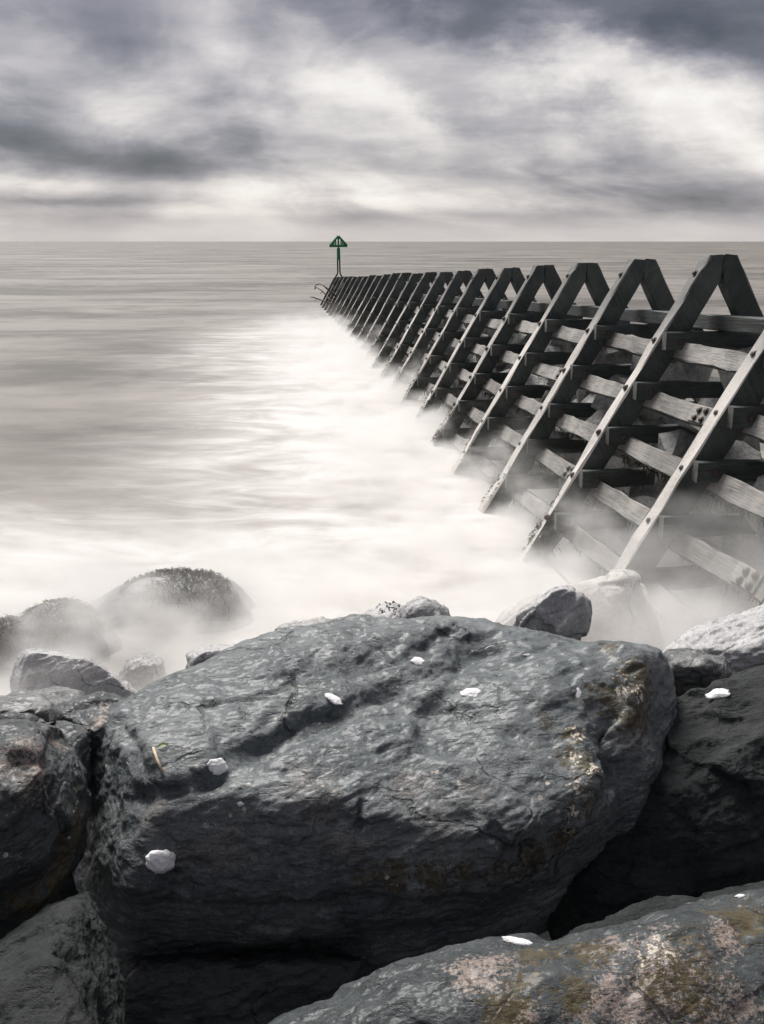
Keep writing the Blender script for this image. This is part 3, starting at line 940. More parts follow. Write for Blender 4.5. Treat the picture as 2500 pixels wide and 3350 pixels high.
simple_rock('pale_slope_rock', [(1440, 1410), (1480, 1388), (1540, 1368), (1600, 1348), (1660, 1325), (1740, 1290), (1850, 1300), (1880, 1480), (1700, 1560), (1560, 1530)], 4.6, M['mist_pale'], 18,
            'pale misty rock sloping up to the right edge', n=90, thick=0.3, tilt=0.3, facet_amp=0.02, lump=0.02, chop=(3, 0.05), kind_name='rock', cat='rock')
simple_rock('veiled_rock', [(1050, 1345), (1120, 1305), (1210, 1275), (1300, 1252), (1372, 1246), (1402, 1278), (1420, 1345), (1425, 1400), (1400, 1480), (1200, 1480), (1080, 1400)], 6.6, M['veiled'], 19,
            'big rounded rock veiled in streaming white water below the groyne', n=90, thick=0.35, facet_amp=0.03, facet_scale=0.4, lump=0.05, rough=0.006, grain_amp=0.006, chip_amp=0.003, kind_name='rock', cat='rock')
simple_rock('jagged_rock', [(22, 1480), (28, 1445), (40, 1418), (56, 1404), (70, 1410), (80, 1402), (104, 1414), (130, 1414), (160, 1432), (190, 1432), (200, 1424), (235, 1442), (270, 1470), (305, 1505), (280, 1570), (140, 1580), (40, 1560)], 6.0, M['mist_pale'], 20,
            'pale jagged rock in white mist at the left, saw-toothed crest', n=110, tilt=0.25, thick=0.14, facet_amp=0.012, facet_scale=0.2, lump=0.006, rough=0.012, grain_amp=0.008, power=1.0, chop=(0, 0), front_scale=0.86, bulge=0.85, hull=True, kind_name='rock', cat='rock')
simple_rock('weed_dome', [(60, 1420), (170, 1340), (235, 1292), (272, 1266), (310, 1249), (350, 1243), (400, 1243), (450, 1249), (490, 1260), (512, 1284), (545, 1335), (620, 1420), (520, 1480), (200, 1480)], 8.2, M['grey'], 21,
            'broad misty rock crowned with seaweed, largest of the weedy rocks at the left', n=70, thick=0.5, facet_amp=0.012, lump=0.012, grain_amp=0.008, chop=(3, 0.05), kind_name='rock', cat='rock')
simple_rock('weed_hump', [(0, 1420), (42, 1350), (62, 1326), (90, 1310), (125, 1304), (160, 1310), (192, 1334), (225, 1375), (270, 1430), (180, 1470), (60, 1470)], 7.4, M['slate'], 22,
            'dark weedy hump of rock between the broad weedy rock and the left edge', n=60, thick=0.35, facet_amp=0.015, lump=0.015, grain_amp=0.008, kind_name='rock', cat='rock')
simple_rock('weed_edge', [(-60, 1380), (-40, 1355), (0, 1346), (35, 1350), (55, 1372), (65, 1400), (20, 1450), (-50, 1440)], 7.1, M['slate'], 23,
            'dark weedy rock cut off by the left edge', n=50, thick=0.3, facet_amp=0.015, lump=0.015, grain_amp=0.008, kind_name='rock', cat='rock')
simple_rock('block_rock', [(400, 1440), (405, 1418), (425, 1408), (460, 1402), (510, 1400), (560, 1405), (570, 1460), (540, 1540), (420, 1540)], 5.6, M['mist_pale'], 24,
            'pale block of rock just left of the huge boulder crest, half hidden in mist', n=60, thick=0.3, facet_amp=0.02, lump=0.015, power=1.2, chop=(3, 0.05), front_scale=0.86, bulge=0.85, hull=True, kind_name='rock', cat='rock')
simple_rock('peak_rock', [(255, 1450), (275, 1425), (297, 1410), (320, 1418), (350, 1436), (360, 1490), (250, 1490)], 6.7, M['mist_pale'], 25,
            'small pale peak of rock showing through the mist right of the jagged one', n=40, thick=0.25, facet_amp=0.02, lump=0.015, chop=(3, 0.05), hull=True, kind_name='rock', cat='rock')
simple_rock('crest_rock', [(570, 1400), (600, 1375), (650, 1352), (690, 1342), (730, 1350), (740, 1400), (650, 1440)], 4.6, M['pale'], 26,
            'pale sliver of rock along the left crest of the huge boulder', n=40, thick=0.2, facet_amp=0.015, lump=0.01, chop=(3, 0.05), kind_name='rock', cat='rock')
simple_rock('faint_rock', [(780, 1345), (805, 1322), (835, 1312), (870, 1310), (890, 1340), (870, 1390), (800, 1390)], 7.0, M['mist_pale'], 27,
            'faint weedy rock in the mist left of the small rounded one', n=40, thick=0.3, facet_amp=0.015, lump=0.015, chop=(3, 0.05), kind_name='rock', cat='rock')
simple_rock('shelf_rock', [(-60, 1545), (-20, 1522), (30, 1516), (110, 1518), (170, 1526), (190, 1550), (120, 1590), (-40, 1590)], 4.0, M['grey'], 28,
            'flat grey rock behind the left boulder with foam running over it', n=50, thick=0.3, facet_amp=0.012, lump=0.015, kind_name='rock', cat='rock')


# ------------------------------------------------------------------ seaweed tufts on a surface (stuff)
def weed_mesh(name, points, normals, length, seed, width=0.012):
    g = np.random.default_rng(seed)
    V, Fq = [], []
    for p, n in zip(points, normals):
        p = np.asarray(p)
        n = np.asarray(n)
        d = n * 0.55 + g.normal(0, 0.8, 3)
        d /= np.linalg.norm(d) + 1e-9
        s = np.cross(d, g.normal(0, 1, 3))
        s /= np.linalg.norm(s) + 1e-9
        L = length * g.uniform(0.4, 1.3)
        w = width * g.uniform(0.6, 1.4)
        mid = p + d * L * 0.55 + np.array([0, 0, -0.05 * L])
        tip = p + d * L + np.array([0, 0, -0.7 * L]) + g.normal(0, 0.15, 3) * L
        i = len(V)
        V += [p - s * w * .5, p + s * w * .5, mid + s * w, mid - s * w, tip + s * w * .3, tip - s * w * .3]
        Fq += [(i, i + 1, i + 2, i + 3), (i + 3, i + 2, i + 4, i + 5)]
    return quad_mesh(name, np.array(V), np.array(Fq), False)


def weed_on_rock(key, count, length, zmin_frac, seed, width=0.012, patch=-0.35):
    o, V, Q = ROCKS[key]
    N_ = vertex_normals(V, Q)
    zcut = V[:, 2].min() + np.ptp(V[:, 2]) * zmin_frac
    ok = np.where((V[:, 2] > zcut) & (N_[:, 2] > -0.2) & (fbm(V * 3, 2, .5, seed) > patch))[0]
    g = np.random.default_rng(seed)
    pick = g.choice(ok, count)
    me = weed_mesh('seaweed', V[pick] - np.array(o.location), N_[pick], length, seed, width)
    w = link('seaweed', me, M['weed'], o)
    w['kind'] = 'stuff'


weed_on_rock('weed_dome', 3000, 0.075, 0.91, 51, 0.006, -0.6)
weed_on_rock('weed_hump', 3400, 0.08, 0.74, 52, 0.006, -0.2)
weed_on_rock('weed_edge', 2400, 0.08, 0.70, 53, 0.006, -0.2)
weed_on_rock('faint_rock', 40, 0.04, 0.9, 54, 0.010)

# ------------------------------------------------------------------ the groyne
def timber_mesh(name, L, w, t, seed, faces=None, cut0=None, cut1=None, wear=0.006, seg=10):
    """a sawn baulk along local X from 0 to L, w across (local Y), t thick (local Z); worn, chamfered edges.
    cut0/cut1: x offset per unit y of the end planes. faces: material index per side (+y, -y, +z, -z, ends)"""
    g = np.random.default_rng(seed)
    ch = min(w, t) * 0.07
    prof = [(-w / 2 + ch, -t / 2), (w / 2 - ch, -t / 2), (w / 2, -t / 2 + ch), (w / 2, t / 2 - ch), (w / 2 - ch, t / 2), (-w / 2 + ch, t / 2), (-w / 2, t / 2 - ch), (-w / 2, -t / 2 + ch)]
    side_of = [3, 3, 0, 0, 2, 2, 1, 1]
    V, Fq, mi = [], [], []
    for i in range(seg + 1):
        u = i / seg
        for (y, z) in prof:
            x0 = (cut0 or 0) * y
            x1 = L + (cut1 or 0) * y
            x = x0 + (x1 - x0) * u
            k = wear if 0 < i < seg else wear * 0.4
            V.append((x, y + g.normal(0, k * .5), z + g.normal(0, k * .5)))
    n = len(prof)
    fm = faces or [0, 0, 0, 0, 0]
    for i in range(seg):
        for j in range(n):
            a, b_ = i * n + j, i * n + (j + 1) % n
            Fq.append((a, a + n, b_ + n, b_))
            mi.append(fm[side_of[j]])
    me = bpy.data.meshes.new(name)
    F2 = [tuple(f) for f in Fq] + [tuple(range(n)), tuple(range(seg * n + n - 1, seg * n - 1, -1))]
    me.from_pydata([tuple(v) for v in V], [], F2)
    mi += [fm[4], fm[4]]
    me.polygons.foreach_set('material_index', mi)
    me.update()
    return me


def bolt_mesh():
    V, Fq = [], []
    def ring(r, z, k):
        i = len(V)
        for a in range(k):
            V.append((r * math.cos(a * 2 * math.pi / k), r * math.sin(a * 2 * math.pi / k), z))
        return list(range(i, i + k))
    a = ring(0.036, 0.0, 12); b_ = ring(0.036, 0.007, 12); c = ring(0.022, 0.007, 12)
    d = ring(0.022, 0.026, 12); e = ring(0.014, 0.030, 12)
    for p, q in ((a, b_), (b_, c), (c, d), (d, e)):
        for k in range(12):
            Fq.append((p[k], p[(k + 1) % 12], q[(k + 1) % 12], q[k]))
    Fq.append(tuple(e))
    me = bpy.data.meshes.new('bolt')
    me.from_pydata(V, [], Fq)
    me.update()
    return me


BOLT = bolt_mesh()
BOLT.materials.append(M['iron'])


def frame_matrix(x, y, z, origin):
    m_ = Matrix.Identity(4)
    for i, ax in enumerate((x, y, z)):
        ax = Vector(ax).normalized()
        for r_ in range(3):
            m_[r_][i] = ax[r_]
    m_.translation = Vector(origin)
    return m_


def place(o, mat_, parent):
    o.parent = parent
    o.matrix_parent_inverse = Matrix.Identity(4)
    pw = parent_world(parent)
    o.matrix_basis = pw.inverted() @ mat_


_pw = {}


def parent_world(o):
    return _pw.get(o.name, Matrix.Identity(4))


groyne = bpy.data.objects.new('timber_groyne', None)
C.objects.link(groyne)
gp0 = Vector((GX, GY, 0.0))
groyne.location = gp0
_pw[groyne.name] = Matrix.Translation(gp0)
tag(groyne, 'long dark timber groyne of A-shaped frames running out into the sea', 'groyne')

LEG_W = 0.235
sinA, cosA = math.sin(math.atan(TAN)), math.cos(math.atan(TAN))
TIES = [0.83, 1.30, 1.75, 2.19, 2.63]      # depth below the frame top of each cross beam centre
leg_meshes = []


def g_pt(k, lat, z_rel, along=0.0, jit=0.0):
    top = G_TOP0 - GSLOPE * k * SPACING + jit
    p = np.array([GX, GY, 0]) + g_dir * (k * SPACING + along) + n_dir * lat
    return np.array([p[0], p[1], top + z_rel])


# four variants of each timber, reused along the groyne
leg_L = 3.9
def leg_mesh(side, seed):
    """raking leg in the frame plane: local X runs outwards to the right of the frame, local Z up, local Y along the groyne; origin at the apex.
    level cut on top, upright mitre against its twin, then straight down"""
    g = np.random.default_rng(seed)
    Wh = LEG_W / cosA
    hc = (Wh - HALF) / TAN
    gap = 0.004
    rings = [((-HALF, 0.0), (-gap, 0.0)), ((-HALF - TAN * hc * 0.35, -hc * 0.35), (-gap, -hc * 0.6)), ((-HALF - TAN * hc * 0.7, -hc * 0.7), (-gap - 0.004, -hc))]
    inner0 = np.array([-gap - 0.004, -hc])
    d = np.array([-sinA, -cosA])
    outer0 = np.array([-HALF, 0.0])
    t0 = (inner0 - outer0) @ d
    for i in range(1, 15):
        t_ = t0 + (leg_L - t0) * (i / 14) ** 1.15
        rings.append((tuple(outer0 + d * t_), tuple(outer0 + d * t_ + np.array([cosA, -sinA]) * LEG_W)))
    ch = 0.012
    V, Fq, mi = [], [], []
    T = LEG_T / 2
    bite = 0.0
    for ri_, (o, i_) in enumerate(rings):
        o, i_ = np.array(o), np.array(i_)
        u = (i_ - o) / np.linalg.norm(i_ - o)
        k = 0.0 if ri_ == 0 else 0.005
        low = max(0, ri_ - 9) * 0.0012
        for q, y in ((o + u * ch, -T), (i_ - u * ch, -T), (i_, -T + ch), (i_, T - ch), (i_ - u * ch, T), (o + u * ch, T), (o, T - ch), (o, -T + ch)):
            V.append((-side * (q[0] + g.normal(0, k + low)), y + g.normal(0, k + low * .5), q[1] + (g.normal(0, .004))))
    n = 8
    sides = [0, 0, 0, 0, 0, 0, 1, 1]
    for r_ in range(len(rings) - 1):
        for j in range(n):
            a_, b2 = r_ * n + j, r_ * n + (j + 1) % n
            Fq.append((a_, b2, b2 + n, a_ + n))
            mi.append(sides[j])
    Fq.append(tuple(range(n - 1, -1, -1)))
    mi.append(2)
    L0 = (len(rings) - 1) * n
    Fq.append(tuple(range(L0, L0 + n)))
    mi.append(2)
    if side < 0:
        Fq = [tuple(reversed(f)) for f in Fq]
    me = bpy.data.meshes.new('leg')
    me.from_pydata(V, [], Fq)
    me.polygons.foreach_set('material_index', mi)
    me.update()
    import bmesh
    bm = bmesh.new()
    bm.from_mesh(me)
    bmesh.ops.recalc_face_normals(bm, faces=bm.faces)
    bm.to_mesh(me)
    bm.free()
    for mm in (M['wood_leg'], M['lit_bleached_leg'], M['endgrain']):
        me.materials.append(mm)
    return me


LEG_VAR = {sd: [leg_mesh(sd, 100 + v_ + sd * 10) for v_ in range(5)] for sd in (-1, 1)}
TIE_VAR = {}


def tie_mesh(L, v_):
    key = (round(L, 1), v_)
    if key not in TIE_VAR:
        me = timber_mesh('tie_beam', key[0], 0.17, 0.10, 300 + v_ + int(L * 10), faces=[0, 0, 0, 0, 1], wear=0.011, seg=8)
        for mm in (M['wood'], M['endgrain']):
            me.materials.append(mm)
        TIE_VAR[key] = me
    return TIE_VAR[key]


WAL_VAR = []
for v_ in range(5):
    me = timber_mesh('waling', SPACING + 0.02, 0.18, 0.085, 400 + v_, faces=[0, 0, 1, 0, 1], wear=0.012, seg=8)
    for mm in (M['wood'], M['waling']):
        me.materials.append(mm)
    WAL_VAR.append(me)
BEAM_VAR = []
for v_ in range(3):
    me = timber_mesh('ridge_beam', SPACING + 0.01, 0.16, 0.15, 500 + v_, faces=[0, 0, 0, 0, 1], wear=0.006, seg=8)
    for mm in (M['wood'], M['endgrain']):
        me.materials.append(mm)
    BEAM_VAR.append(me)
PLATE = timber_mesh('splice_plate', 0.34, 0.15, 0.014, 600, faces=[0, 0, 0, 0, 0], wear=0.002, seg=3)
PLATE.materials.append(M['waling'])

down_L = np.array([*(n_dir[:2] * -sinA), -cosA])
down_R = np.array([*(n_dir[:2] * sinA), -cosA])
out_L = np.array([*(n_dir[:2] * -cosA), sinA])
out_R = np.array([*(n_dir[:2] * cosA), sinA])
rj = random.Random(5)
N_FRAMES = 23
FR_J = {}
weed_pts, weed_nrm = [], []
for k in range(-2, N_FRAMES):
    jz = rj.uniform(-0.025, 0.025) if k > 3 else 0.0
    FR_J[k] = jz
    fr = bpy.data.objects.new('a_frame', None)
    C.objects.link(fr)
    o_ = g_pt(k, 0, 0, LEG_T / 2, jz)
    fr.parent = groyne
    fr.location = Vector(o_) - gp0
    _pw[fr.name] = Matrix.Translation(Vector(o_))
    for side in (-1, 1):
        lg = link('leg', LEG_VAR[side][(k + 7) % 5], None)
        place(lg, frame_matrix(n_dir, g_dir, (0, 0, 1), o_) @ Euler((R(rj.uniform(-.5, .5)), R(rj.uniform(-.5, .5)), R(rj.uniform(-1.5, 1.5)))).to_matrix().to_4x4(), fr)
    if k > 16:
        levels = TIES[:1]
    elif k > 12:
        levels = TIES[:3]
    else:
        levels = TIES
    for li, h in enumerate(levels):
        half_w = HALF + TAN * (h) - 0.035
        L_ = 2 * half_w
        tb = link('tie_beam', tie_mesh(L_, (k + li) % 2), None)
        org = g_pt(k, -half_w, -h, -0.052, jz + rj.uniform(-.01, .01))
        place(tb, frame_matrix(n_dir, (0, 0, 1), np.cross(n_dir, (0, 0, 1)), org) @ Euler((R(rj.uniform(-2, 2)), R(rj.uniform(-.4, .4)), R(rj.uniform(-.8, .8)))).to_matrix().to_4x4(), fr)
        if k < 13:
            bo = link('bolt', BOLT, None)
            place(bo, frame_matrix(n_dir, (0, 0, 1), -g_dir, org + n_dir * 0.15 - g_dir * 0.049), fr)
        if k < 17:
            # bolt through the outer face of the left leg
            bo = link('bolt', BOLT, None)
            q = g_pt(k, -HALF - TAN * h, -h, LEG_T / 2, jz) + out_L * 0.001
            place(bo, frame_matrix(down_L, np.cross(out_L, down_L), out_L, q), fr)
    if k < 13:
        bo = link('bolt', BOLT, None)
        q = g_pt(k, -HALF - TAN * .18, -.18, LEG_T / 2, jz) + out_L * 0.001
        place(bo, frame_matrix(down_L, np.cross(out_L, down_L), out_L, q), fr)

pitch_dir = np.array([*(g_dir[:2]), -GSLOPE])
pitch_dir /= np.linalg.norm(pitch_dir)
for k in range(-2, 16):
    for li, h in enumerate(TIES + [3.05]):
        if k > 11 and li > 1:
            continue
        # against the inner face of the left legs
        q = g_pt(k, -HALF - TAN * h, -h, LEG_T / 2) - out_L * (LEG_W + 0.047)
        wl = link('waling', WAL_VAR[(k * 3 + li) % 5], None)
        yv = np.cross(out_L, pitch_dir)
        wm = frame_matrix(pitch_dir, yv, out_L, q) @ Euler((R(rj.uniform(-3, 3)), R(rj.uniform(-.5, .5)), R(rj.uniform(-1.2, 1.2)))).to_matrix().to_4x4()
        place(wl, wm, groyne)
        _pw[wl.name] = wm
        if li in (1, 3) and (k + li // 2) % 2 == 1 and k < 6:
            pl = link('splice_plate', PLATE, None)
            pq = q + pitch_dir * 0.55 + out_L * 0.053
            place(pl, frame_matrix(pitch_dir, yv, out_L, pq), wl)
            for (bx, by) in ((0.07, -0.04), (0.07, 0.045), (0.19, -0.03), (0.20, 0.045)):
                bo = link('bolt', BOLT, None)
                place(bo, frame_matrix(pitch_dir, yv, out_L, pq + pitch_dir * bx + yv * by + out_L * 0.006), wl)
        if k < 7 and li >= 2:
            # ragged weed hanging from the lower edge
            for _ in range(110):
                u = rj.uniform(0.2, SPACING)
                weed_pts.append(q + pitch_dir * u - np.abs(yv) * np.array([0, 0, 1]) * 0.08 + np.array([0, 0, -0.03]))
                weed_nrm.append(np.array([rj.uniform(-.15, .15), rj.uniform(-.15, .15), -1.2]))
    if k < 14:
        rb = link('ridge_beam', BEAM_VAR[k % 3], None)
        q = g_pt(k, 0.02, -TIES[0] + 0.085 + 0.09, LEG_T / 2)
        yv = n_dir
        place(rb, frame_matrix(pitch_dir, yv, np.cross(pitch_dir, yv), q), groyne)
        _pw[rb.name] = frame_matrix(pitch_dir, yv, np.cross(pitch_dir, yv), q)
        up = np.cross(yv, pitch_dir)
        up = up if up[2] > 0 else -up
        bo = link('bolt', BOLT, None)
        place(bo, frame_matrix(pitch_dir, np.cross(up, pitch_dir), up, q + pitch_dir * 0.45 + up * 0.076), rb)
    if k < 12:
        # walings of the far side, glimpsed through the frames
        for li, h in enumerate(TIES[:4]):
            q = g_pt(k, HALF + TAN * h, -h, LEG_T / 2) - out_R * (LEG_W + 0.047)
            wl = link('waling', WAL_VAR[(k * 3 + li + 2) % 5], None)
            place(wl, frame_matrix(pitch_dir, np.cross(-out_R, pitch_dir), -out_R, q), groyne)

# weathered offcut lying on the ridge beam by the nearest whole frame
oc = link('plank', timber_mesh('plank', 0.62, 0.15, 0.035, 911, faces=[0, 0, 0, 0, 1], wear=0.010, seg=5), [M['wood'], M['endgrain']])
oc.location = Vector(g_pt(-1, 0.05, -TIES[0] + 0.085 + 0.09 + 0.10, 0.75))
oc.rotation_euler = (0.05, 0.02, R(75))
tag(oc, 'short split plank lying on the ridge beam under the nearest whole frame', 'plank')

# weed on the lower legs near the water line
for k in range(0, 19):
    cnt = 420 if k < 9 else 260
    for _ in range(cnt):
        zz_ = abs(rj.gauss(0, 0.33)) + 0.05 if k > 4 else abs(rj.gauss(0, 0.25)) + 0.05
        topz = G_TOP0 - GSLOPE * k * SPACING
        h = topz - zz_
        if h < 0.9:
            continue
        p = g_pt(k, -HALF - TAN * h + (rj.uniform(0.02, 0.28) if rj.random() < 0.6 else 0.0), -h, rj.choice([0.0, 0.0, LEG_T]))
        weed_pts.append(p)
        weed_nrm.append(np.array([-0.5, -0.6, 0.0]))
wme = weed_mesh('seaweed', np.array(weed_pts) - np.array(gp0), np.array(weed_nrm), 0.055, 77, 0.008)
wd = link('seaweed', wme, M['weed'], groyne)
wd['kind'] = 'stuff'

# rock infill between the legs of the groyne
infill = []
import bmesh
for v_ in range(6):
    g = np.random.default_rng(900 + v_)
    bm = bmesh.new()
    pp = g.normal(0, 1, (13, 3))
    pp /= np.linalg.norm(pp, axis=1)[:, None]
    for p_ in pp:
        bm.verts.new(tuple(p_ * np.array([0.46, 0.38, 0.32]) * g.uniform(.8, 1.05)))
    bmesh.ops.convex_hull(bm, input=list(bm.verts))
    bmesh.ops.subdivide_edges(bm, edges=list(bm.edges), cuts=2, use_grid_fill=True)
    bm.verts.ensure_lookup_table()
    co = np.array([v.co for v in bm.verts])
    nz_ = fbm(co * 5, 4, .55, 60 + v_) * 0.03
    for v, q_ in zip(bm.verts, nz_):
        v.co = v.co * (1 + float(q_) / 0.38)
    me = bpy.data.meshes.new('rock')
    bm.to_mesh(me)
    bm.free()
    me.materials.append(M['infill'])
    infill.append(me)
ri = random.Random(21)
bay_word = ['nearest', 'second', 'third', 'fourth', 'fifth', 'sixth', 'seventh', 'eighth', 'ninth', 'tenth', 'eleventh', 'twelfth']
INFILL = [(1.12, -0.05, .55, 'topmost of its heap'), (1.22, 0.0, 1.45, 'second highest, towards the far frame'), (1.55, -0.33, .95, 'high against the seaward legs'), (1.6, 0.28, .7, 'high on the landward side'),
          (1.66, -0.30, 1.6, 'halfway up beside the far frame'), (1.95, -0.55, .55, 'halfway up beside the near frame'), (2.0, -0.15, 1.2, 'buried in the middle of its heap'), (2.05, -0.58, 1.45, 'low against the seaward legs'),
          (2.45, -0.80, .8, 'low beside the near frame'), (2.5, -0.35, 1.5, 'low beside the far frame'), (2.85, -0.95, 1.4, 'at the foot of its heap'), (2.95, -0.55, .6, 'half sunk beside the near frame'), (3.0, -0.1, 1.3, 'half sunk in the middle')]
for k in range(-2, 10):
    for li, (h, lat, al, where) in enumerate(INFILL):
        if (k > 4 and li in (6, 9)) or (k > 3 and li > 10):
            continue
        o = link('infill_rock', infill[ri.randrange(6)], None)
        o.location = Vector(g_pt(k, lat + 0.06 + ri.uniform(-.04, .04), -h, al + ri.uniform(-.12, .12)))
        o.rotation_euler = (ri.uniform(0, 6), ri.uniform(0, 6), ri.uniform(0, 6))
        s_ = ri.uniform(0.85, 1.08) * (1.35 if li > 10 else 1.0)
        o.scale = (s_, s_, s_)
        tag(o, 'rock in the %s bay of the groyne, %s' % (bay_word[k + 2], where), 'rock', 'rocks packed inside the groyne')

# ------------------------------------------------------------------ green beacon at the seaward end
def tube_mesh(name, pts, radii, k=8, caps=True):
    pts = [np.asarray(p, float) for p in pts]
    V, Fq = [], []
    ref = None
    for i, p in enumerate(pts):
        t = pts[min(i + 1, len(pts) - 1)] - pts[max(i - 1, 0)]
        t = t / (np.linalg.norm(t) + 1e-9)
        if ref is None:
            ref = np.cross(t, (0.3, 0.9, 0.1) if abs(t[1]) < .8 else (1, 0, 0))
        ref = ref - t * (ref @ t)
        ref /= np.linalg.norm(ref)
        s = np.cross(t, ref)
        for a in range(k):
            th = a * 2 * math.pi / k
            V.append(p + (ref * math.cos(th) + s * math.sin(th)) * radii[i])
    for i in range(len(pts) - 1):
        for a in range(k):
            Fq.append((i * k + a, i * k + (a + 1) % k, (i + 1) * k + (a + 1) % k, (i + 1) * k + a))
    if caps:
        Fq.append(tuple(range(k - 1, -1, -1)))
        Fq.append(tuple(range((len(pts) - 1) * k, len(pts) * k)))
    me = bpy.data.meshes.new(name)
    me.from_pydata([tuple(v) for v in V], [], Fq)
    me.update()
    for p in me.polygons:
        p.use_smooth = len(p.vertices) == 4
    return me


bk = N_FRAMES - 1
base = g_pt(bk, 0.0, 0.0, LEG_T / 2)
BY = base[1]


def bpt(zx, zy):
    """zoom coordinates of the beacon (1107 x 2214 view of a 100 x 200 patch) to a point in the beacon's plane"""
    sx, sy = 1050 + zx / 11.07, 750 + zy / 11.07
    return at(sx * .6608, sy * .6608, BY)


beacon = bpy.data.objects.new('beacon', None)
C.objects.link(beacon)
b0 = bpt(655, 1740)
beacon.location = Vector(b0)
tag(beacon, 'green triangular topmark on a forked post at the seaward end of the groyne', 'beacon')


def rel(ps):
    return [p - b0 for p in ps]


S_PX = 54.0 / 3200 / 11.07 * 1.0     # metres per zoom pixel, roughly
link('post', tube_mesh('post', rel([bpt(612, 1540), bpt(606, 1100), bpt(604, 700)]), [.042, .042, .042]), M['green_dark'], beacon)
link('post', tube_mesh('post', rel([bpt(690, 1540), bpt(680, 1100), bpt(672, 700)]), [.042, .042, .042]), M['green_dark'], beacon)
link('sleeve', tube_mesh('sleeve', rel([bpt(645, 1110), bpt(640, 900), bpt(636, 690)]), [.092, .092, .092], 10), M['green'], beacon)
link('brace', tube_mesh('brace', rel([bpt(612, 1530), bpt(600, 1620), bpt(540, 1720), bpt(440, 1900)]), [.042] * 4), M['green_dark'], beacon)
link('brace', tube_mesh('brace', rel([bpt(690, 1530), bpt(705, 1620), bpt(770, 1745), bpt(800, 1800)]), [.042] * 4), M['green_dark'], beacon)
link('spigot', tube_mesh('spigot', rel([bpt(636, 700), bpt(634, 610)]), [.045, .045]), M['green'], beacon)
tri = bpy.data.objects.new('topmark', None)
C.objects.link(tri)
tri.parent = beacon


def bar(name, a, b_, r_, sq=True):
    me = tube_mesh(name, rel([a, b_]), [r_, r_], 4)
    for p in me.polygons:
        p.use_smooth = False
    return link(name, me, M['green'], tri)


bar('rail', bpt(310, 612), bpt(960, 608), 0.062)
bar('rail', bpt(330, 590), bpt(630, 250), 0.060)
bar('rail', bpt(940, 588), bpt(632, 250), 0.060)
for xz, yt in ((415, 520), (472, 470), (535, 400), (632, 260), (728, 400), (788, 470), (845, 520)):
    bar('slat', bpt(xz, 600), bpt(xz, yt), 0.040 if xz != 632 else 0.052)

# ------------------------------------------------------------------ driftwood branch against the last frames
drift = bpy.data.objects.new('driftwood_branch', None)
C.objects.link(drift)


def dpt(zx, zy, Y=46.0):
    sx, sy = 1000 + zx / 4.13, 850 + zy / 4.13
    return at(sx * .6608, sy * .6608, Y)


d0 = dpt(420, 640)
drift.location = Vector(d0)
tag(drift, 'tangled bare driftwood branch caught against the far end of the groyne', 'branch')
limbs = [
    ([(430, 660), (400, 610), (420, 540), (390, 470), (330, 425), (285, 390), (240, 345), (185, 325), (135, 345)], .06),
    ([(400, 620), (350, 560), (310, 520), (270, 470), (220, 420), (150, 375), (120, 390)], .035),
    ([(410, 625), (360, 600), (300, 575), (230, 550), (150, 525), (100, 505), (65, 505)], .045),
    ([(430, 640), (455, 580), (455, 500), (440, 430), (425, 400)], .035),
    ([(440, 600), (490, 560), (540, 530), (580, 500)], .03),
    ([(400, 600), (350, 480), (345, 430)], .03),
    ([(370, 420), (385, 360), (380, 320), (370, 290)], .03),
    ([(440, 440), (480, 370), (520, 310)], .03),
    ([(470, 650), (500, 600), (440, 540)], .06),
    ([(285, 395), (300, 380), (297, 365)], .02), ([(240, 440), (205, 445), (200, 460)], .02), ([(140, 525), (130, 560)], .015), ([(100, 505), (105, 520)], .015), ([(130, 350), (125, 400)], .05),
    ([(215, 420), (240, 425)], .02), ([(290, 600), (330, 615), (380, 612)], .03), ([(260, 590), (285, 560)], .07),
]
for pts_, r_ in limbs:
    n_ = len(pts_)
    P_ = [dpt(x, y, 46.0 + 0.35 * math.sin(i * 1.7 + x * .01)) - d0 for i, (x, y) in enumerate(pts_)]
    link('limb', tube_mesh('limb', P_, [max(.012, r_ * (1 - .6 * i / max(1, n_ - 1))) for i in range(n_)], 6), M['drift'], drift)

# ------------------------------------------------------------------ small things on the boulders
def foam_blob(px, py, wpx, hpx, on, label, seed, flat=0.35):
    p, n = surface_hit(on, px, py)
    if p is None:
        return
    D, Q = sphere(20)
    dist = (p - Vector((0, 0, CAM_H))).length
    sx = wpx / F_PX * dist / 2
    sy = hpx / F_PX * dist / 2
    V = D * (1 + 0.30 * fbm(D * (1.5, 1.5, 0.6) + seed * 3.1, 2, .5, seed)[:, None] + 0.16 * fbm(D * (3.2, 3.2, 2.0) + seed, 3, .6, seed + 5)[:, None] + 0.07 * fbm(D * 5, 3, .6, seed + 1)[:, None])
    # lies in the surface: x to the right, y up the slope as seen, z along the normal
    nn = n.normalized()
    xax = Vector((1, 0, 0)) - nn * nn.x
    xax.normalize()
    yax = nn.cross(xax)
    view = (Vector((0, 0, CAM_H)) - p).normalized()
    fores = max(0.35, abs(nn.dot(view)))
    V = V * np.array([sx, sy / fores * 0.75, min(sx, sy) * flat * 1.1])
    V[:, 2] = np.where(V[:, 2] < 0, V[:, 2] * 0.3, V[:, 2])
    me = quad_mesh('foam_blob', V, Q)
    o = link('foam_blob', me, M['foam'])
    o.matrix_basis = frame_matrix(xax, yax, nn, p)
    tag(o, label, 'foam', 'blobs of sea foam left on the boulders')


